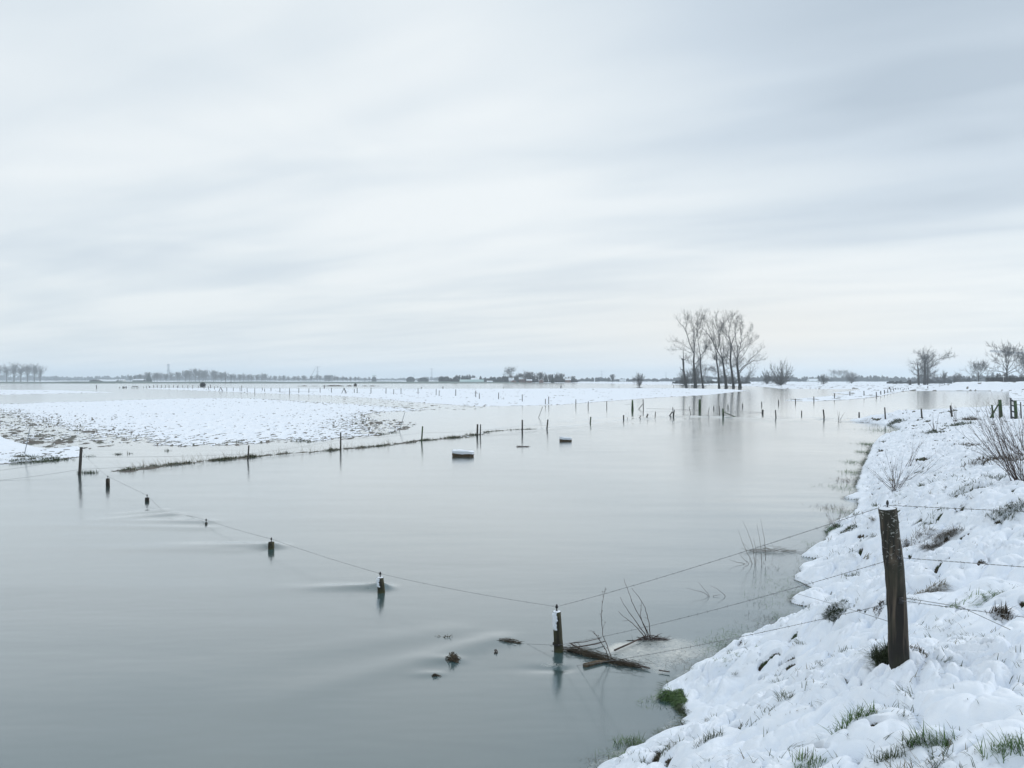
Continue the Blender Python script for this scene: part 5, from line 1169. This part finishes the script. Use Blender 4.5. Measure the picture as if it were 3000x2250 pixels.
TT = [('overhanging green grass clump where the snow ends at the water', 1968, 2055, 3600, .16, M_grass, dict(sx=.10, sy=.10, lean=(-.75, -.75), w=.004, droop=1.0, upz=.35)),
      ('lower dark fringe of the overhanging clump at the waterline', 1990, 2090, 900, .13, M_grass_d, dict(sx=.05, sy=.08, lean=(-.8, -.6), w=.004, droop=1.0, upz=.2)),
      ('bright green tuft in the water at the bottom of the picture', 1842, 2178, 750, .15, M_grass, dict(sx=.085, sy=.07, w=.003)),
      ('small green tuft at the water edge below the bright tuft', 1808, 2215, 240, .09, M_grass, dict(sx=.05, w=.003)),
      ('dark grass tuft hugging the left foot of the bank post', 2598, 1930, 1300, .26, M_grass_d, dict(sx=.055, sy=.06, lean=(-.4, -.4), w=.0035, droop=.8)),
      ('brown grass tuft at the right foot of the bank post', 2690, 1905, 320, .08, M_straw_d, dict(sx=.06, sy=.03, lean=(.5, 0), w=.003)),
      ('green and brown mat of grass beside the foam, above the near snow', 2155, 1925, 900, .07, M_grass, dict(sx=.17, sy=.07, lean=(.9, 0), w=.003, upz=.4)),
      ('rusty dead grass at the right end of the green mat', 2200, 1935, 260, .06, M_straw_d, dict(sx=.07, sy=.04, lean=(.9, 0), w=.003, upz=.4)),
      ('mossy round hummock with grass right of the cove', 2440, 1800, 1100, .12, M_grass_d, dict(sx=.05, sy=.08, lean=(-.6, -.4), w=.004, droop=.9)),
      ('dark hole with grass right of the mossy hummock', 2474, 1790, 600, .08, M_grass_d, dict(sx=.05, sy=.07, w=.004, droop=.9)),
      ('mossy clump half buried in snow lumps at the shore', 2440, 1548, 900, .14, M_grass, dict(sx=.10, sy=.14, lean=(-.5, -.3), w=.006, droop=.8)),
      ('darker clump right of the snow lumps at the shore', 2487, 1548, 700, .13, M_grass_d, dict(sx=.09, sy=.12, w=.006, droop=.8)),
      ('matted brown green grass hollow behind the bank post', 2672, 1585, 1500, .26, M_straw_d, dict(sx=.20, sy=.16, lean=(.5, -.4), w=.004, droop=.9, upz=.4)),
      ('combed brown grass swept over a hollow right of the bank post', 2765, 1575, 1200, .30, M_straw_d, dict(sx=.16, sy=.12, lean=(-.9, -.5), w=.004, droop=.9, upz=.4)),
      ('dark green grass nest near the right edge, above the wires', 2960, 1500, 1100, .22, M_grass_d, dict(sx=.18, sy=.14, lean=(-.5, -.3), w=.004, droop=.9)),
      ('curled ring of dead grass right of the bank post', 2712, 1735, 1300, .17, M_straw, dict(sx=.11, sy=.05, lean=(.5, -.5), w=.003, droop=1.1, upz=.5)),
      ('small reddish dock leaves left of the bank post', 2578, 1785, 130, .08, M_straw_d, dict(sx=.03, w=.008)),
      ('sparse green grass left of the bank post', 2495, 1690, 260, .13, M_grass_d, dict(sx=.06, w=.003)),
      ('streak of green grass lying on the snow at the right', 2860, 1755, 800, .20, M_grass, dict(sx=.22, sy=.035, lean=(1.2, .3), w=.003, upz=.3)),
      ('dark bent grass tangle near the right edge, under the lowest wire', 2930, 1800, 240, .20, M_straw_d, dict(sx=.05, sy=.03, lean=(.3, -.3), w=.004)),
      ('bushy green tuft behind a round snow lump, bottom right', 2505, 2112, 420, .17, M_grass, dict(sx=.085, sy=.025, lean=(-.25, .1), w=.0028)),
      ('leaning green tuft low in the middle of the near snow', 2735, 2175, 380, .17, M_grass, dict(sx=.085, sy=.02, lean=(-.6, .1), w=.0028)),
      ('loose dark green tuft left of the leaning green tuft', 2640, 2205, 340, .13, M_grass_d, dict(sx=.09, sy=.02, lean=(-.2, .1), w=.0028)),
      ('dark green tuft in the bottom right corner', 2965, 2200, 380, .17, M_grass, dict(sx=.10, sy=.02, lean=(-.2, .1), w=.0028)),
      ('tuft at the bottom edge below the near snow, left of middle', 2370, 2240, 260, .13, M_grass, dict(sx=.06, sy=.02, w=.0028)),
      ('dark tuft beside a hole in the near snow, left part', 2075, 2165, 260, .11, M_grass_d, dict(sx=.07, sy=.02, w=.0028)),
      ('green wisps in the snow just right of the bottom water corner', 1935, 2220, 300, .12, M_grass_d, dict(sx=.11, sy=.03, w=.0028)),
      ('mossy mound at the waterline of the headland tip', 2510, 1238, 900, .18, M_straw_d, dict(sx=1.0, sy=.3, w=.012, lean=(-.5, 0))),
      ('dark clump on the headland behind its tip', 2624, 1236, 500, .5, M_grass_d, dict(sx=.35, sy=.3, w=.014)),
      ('dark hummock with reeds in the middle of the headland', 2737, 1266, 900, .34, M_grass_d, dict(sx=.28, sy=.35, w=.01, lean=(-.4, 0))),
      ('brown green clump on the headland crest below the split-top post', 2806, 1245, 900, .38, M_grass_d, dict(sx=.5, sy=.35, w=.01)),
      ('dark clump right of the crest clump near the split-top post', 2838, 1232, 600, .45, M_straw_d, dict(sx=.35, sy=.3, w=.012)),
      ('dark tangle at the foot of the thicket, left side', 2875, 1350, 700, .24, M_straw_d, dict(sx=.26, sy=.3, w=.006, droop=.8)),
      ('leafy brown clump in the snow above the dark tangle', 2850, 1308, 600, .25, M_straw_d, dict(sx=.35, sy=.2, w=.008, droop=.8)),
      ('brown leafy litter at the foot of the thicket, right edge', 2975, 1345, 900, .28, M_straw_d, dict(sx=.4, sy=.6, w=.01, droop=.9)),
      ('rounded mossy hump in the snow at the right, under the thicket', 2842, 1440, 900, .20, M_grass_d, dict(sx=.17, sy=.22, w=.005, droop=1)),
      ('small dark hole in the snow right of the mossy hump', 2925, 1408, 400, .16, M_grass_d, dict(sx=.13, sy=.1, w=.005, droop=1)),
      ('green wisps above the matted hollow behind the bank post', 2728, 1533, 350, .16, M_grass_d, dict(sx=.14, sy=.1, w=.004, lean=(.6, 0))),
      ('tall wispy tuft left of the tall corner post foot', 258, 1386, 320, .34, M_grass_d, dict(sx=.22, sy=.08, w=.008, lean=(-.5, 0))),
      ]
for lab, px, py, n, l, m_, k in TT: tuft_thing('grass_tuft', lab, px, py, n, l, m_, rs=np.random.RandomState(int(px + py)), **k)
# loose blades all over the bank
rs = np.random.RandomState(9); mb = MB(); mb2 = MB()
def scatter(n, d0, d1):
    out = []
    while len(out) < n:
        d = math.exp(rs.uniform(math.log(d0), math.log(d1))); r_ = rs.uniform(-.05, .75); x_ = d * r_; out.append((x_, d))
    A = np.array(out); hb, bb, s_ = bank_full(A[:, 0], A[:, 1]); msk = s_ > .25; w_ = sstep(perlin(A[:, 0] / .5, A[:, 1] / .5, 91), .0, .5) * .8 + bb * .6 + .05
    msk &= rs.rand(n) < w_; return np.stack([A[:, 0], A[:, 1], hb], 1)[msk]
for n_, d0, d1, l in ((9000, 3.6, 14, .075), (11000, 14, 50, .15)):
    C = scatter(n_, d0, d1); 
    for j, c in enumerate(C):
        k = rs.randint(1, 6) if rs.rand() > .06 else rs.randint(18, 45); off_ = rs.normal(size=(k, 2)) * (.018 if k < 7 else .035); a = rs.uniform(0, 6.28); D = np.stack([rs.normal(size=k) * .35 + math.cos(a) * .7, rs.normal(size=k) * .35 + math.sin(a) * .7, np.full(k, .75)], 1); D /= np.linalg.norm(D, axis=1, keepdims=True)
        (mb if j % 4 else mb2).blades(np.concatenate([c[None, :2] + off_, np.full((k, 1), c[2] - .015)], 1), D, l * rs.uniform(.4, 1.3, k), (.0022 if l < .1 else .005) * rs.uniform(.7, 1.2, k), .5 * rs.rand(k))
tag(mb.build('grass', M_grass_d), 'single green blades poking through the snow of the bank', 'grass', kind='stuff')
tag(mb2.build('dead_grass', M_straw), 'pale dead blades poking through the snow of the bank', 'grass', kind='stuff')
# grass drowned along the waterline
mb = MB(); mb2 = MB(); rs = np.random.RandomState(19)
for px, py, wd, n in ((1200,0,0,0),(2190,1872,70,500),(2270,1825,75,600),(2290,1812,50,350),(2120,1895,60,450),(2180,1905,50,350),(2330,1735,60,220),(2250,1765,60,260),(2290,1725,80,160),(2300,1700,90,220),(2260,1655,60,160),(2385,1640,60,200),(2440,1490,50,260),(2480,1430,60,420),(2490,1410,45,350),(2500,1385,35,260),(2505,1355,35,240),(2545,1302,30,300),(2530,1325,20,160),(2600,1262,60,300),(2400,1600,60,240),(2050,1960,60,200),(2010,1945,70,220),(1900,2060,30,120),(1760,2240,40,160),(1800,2205,40,120),(2410,1810,30,120),(2360,1840,40,150),(2465,1500,30,160)):
    if not n: continue
    c = Vector(G(px, py)); k = n; w_ = wd / F * c.y
    x_ = c.x + rs.normal(size=k) * w_ * .5; y_ = c.y + rs.normal(size=k) * w_ * .6; cl = np.round(rs.rand(k) * 14); x_ += np.cos(cl * 2.3) * w_ * .35 + rs.normal(size=k) * .1 * w_; y_ += np.sin(cl * 3.1) * w_ * 1.1 + rs.normal(size=k) * w_ * .5
    D = np.stack([rs.normal(size=k) * .9 - .1, rs.normal(size=k) * .5, .12 + rs.rand(k) * .35], 1); D /= np.linalg.norm(D, axis=1, keepdims=True)
    s_ = max(1, c.y / 13); (mb if rs.rand() < .65 else mb2).blades(np.stack([x_, y_, np.full(k, -.006)], 1), D, .075 * s_ * rs.uniform(.4, 1.3, k), .0022 * s_ * rs.uniform(.6, 1.1, k), .25 * rs.rand(k))
tag(mb.build('drowned_grass', M_grass), 'green grass tips just breaking the water along the bank', 'grass', kind='stuff')
tag(mb2.build('drowned_dead_grass', M_straw_d), 'brown grass tips just breaking the water along the bank', 'grass', kind='stuff')
# soaked grass hanging out of the snow edge along the whole near shore
mb = MB(); rs = np.random.RandomState(23); A = limb_pts([(a, b, 0) for a, b in poly(NB)], 6000)
n = 16000; i_ = rs.randint(1, 5999, n); keep = (A[i_, 1] < 45) & (rs.rand(n) < np.clip(perlin(A[i_, 0] / .35, A[i_, 1] / .35, 95) * 1.6 + .18, 0, 1)); i_ = i_[keep]; n = len(i_)
tg = A[i_ + 1, :2] - A[i_ - 1, :2]; tg /= np.linalg.norm(tg, axis=1, keepdims=True) + 1e-9; nm = np.stack([-tg[:, 1], tg[:, 0]], 1)
sg = np.sign(-sdist(A[i_, 0] + nm[:, 0] * .05, A[i_, 1] + nm[:, 1] * .05, BANK)); nm *= sg[:, None]; s_ = np.maximum(1, A[i_, 1] / 16)
B = np.stack([A[i_, 0] - nm[:, 0] * .05 + rs.normal(size=n) * .03 * s_, A[i_, 1] - nm[:, 1] * .05 + rs.normal(size=n) * .03 * s_, .015 + .05 * rs.rand(n)], 1)
D = np.stack([nm[:, 0] + rs.normal(size=n) * .5, nm[:, 1] + rs.normal(size=n) * .5, rs.rand(n) * .5], 1); D /= np.linalg.norm(D, axis=1, keepdims=True)
mb.blades(B, D, .085 * s_ * rs.uniform(.4, 1.3, n), .0028 * s_, .7 * rs.rand(n))
tag(mb.build('shore_grass', M_grass_d), 'soaked dark grass fringing the snow edge along the near shore', 'grass', kind='stuff')
# grass on the strip under the middle fence and around the islands
mb = MB(); mb2 = MB(); A = limb_pts([(a, b, 0) for a, b in STRIP], 2600)
n = 26000; i_ = rs.randint(0, 2600, n); x_ = A[i_, 0] + rs.normal(size=n) * .25; y_ = A[i_, 1] + rs.normal(size=n) * .25
dn = perlin(x_ / 1.4, y_ / 1.4, 92) + .15; keep = rs.rand(n) < np.clip(dn * 1.8 - .12, .015, 1); x_, y_ = x_[keep], y_[keep]; n = len(x_); z_ = np.maximum(height(x_, y_), -.02)
D = np.stack([rs.normal(size=n) * .7, rs.normal(size=n) * .6, .5 + rs.rand(n)], 1); D /= np.linalg.norm(D, axis=1, keepdims=True); hl = rs.uniform(.05, .20, n) * (1 + np.clip(perlin(x_ / .8, y_ / .8, 93), 0, 1) * .8)
sel = rs.rand(n) < .78; B = np.stack([x_, y_, z_ - .02], 1)
mb.blades(B[sel], D[sel], hl[sel] * .85, np.full(sel.sum(), .011), .5 * rs.rand(sel.sum())); mb2.blades(B[~sel], D[~sel], hl[~sel] * 1.1, np.full((~sel).sum(), .009), .5 * rs.rand((~sel).sum()))
q_ = A[rs.randint(0, 1300, 260)]; tl = np.stack([q_[:, 0] + rs.normal(size=260) * .2, q_[:, 1] + rs.normal(size=260) * .2, np.zeros(260)], 1)
mb2.blades(tl, np.stack([rs.normal(size=260) * .5 - .4, rs.normal(size=260) * .3, np.full(260, 1.)], 1), rs.uniform(.25, .55, 260), np.full(260, .006), .3 * rs.rand(260))
for px, py, w_, n in ((112,1352,.5,260),(150,1347,.35,200),(60,1354,.5,120),(175,1345,.3,80),(80,1338,.3,120),(345,1331,.12,50),(265,1337,.15,30),(380,1329,.1,20),(493,1321,.1,25),(1118,1272,.25,140),(1150,1268,.2,80),(700,1292,.3,50),(880,1290,.3,80),(1900,1185,.1,0)):
    if not n: continue
    c = GT(px, py); x_ = c.x + rs.normal(size=n) * w_; y_ = c.y + rs.normal(size=n) * w_ * .5; D = np.stack([rs.normal(size=n) * .6, rs.normal(size=n) * .6, .6 + rs.rand(n) * .5], 1); D /= np.linalg.norm(D, axis=1, keepdims=True)
    mb.blades(np.stack([x_, y_, np.maximum(height(x_, y_), -.02)], 1), D, rs.uniform(.06, .2, n), np.full(n, .012), .5 * rs.rand(n))
tag(mb.build('strip_grass', M_grass_d), 'green grass along the drowned strip under the middle fence', 'grass', kind='stuff')
tag(mb2.build('strip_dead_grass', M_straw), 'dead grass stalks along the drowned strip under the middle fence', 'grass', kind='stuff')

# ------------------------------------------------------------------ haze
m = bpy.data.materials.new('haze'); m.use_nodes = True; t = m.node_tree; t.nodes.clear(); o_ = t.nodes.new('ShaderNodeOutputMaterial'); pv = t.nodes.new('ShaderNodeVolumePrincipled')
pv.inputs['Color'].default_value = (.85, .935, 1.0, 1); pv.inputs['Density'].default_value = .00030; pv.inputs['Anisotropy'].default_value = .72
t.links.new(pv.outputs[0], o_.inputs['Volume'])
mb = MB(); mb.box((0, FAR / 2 + 40, 32), (13000, FAR + 300, 66)); hz = mb.build('haze', m, smooth=False); tag(hz, 'cold pale haze over the flooded fields', 'haze', kind='stuff')
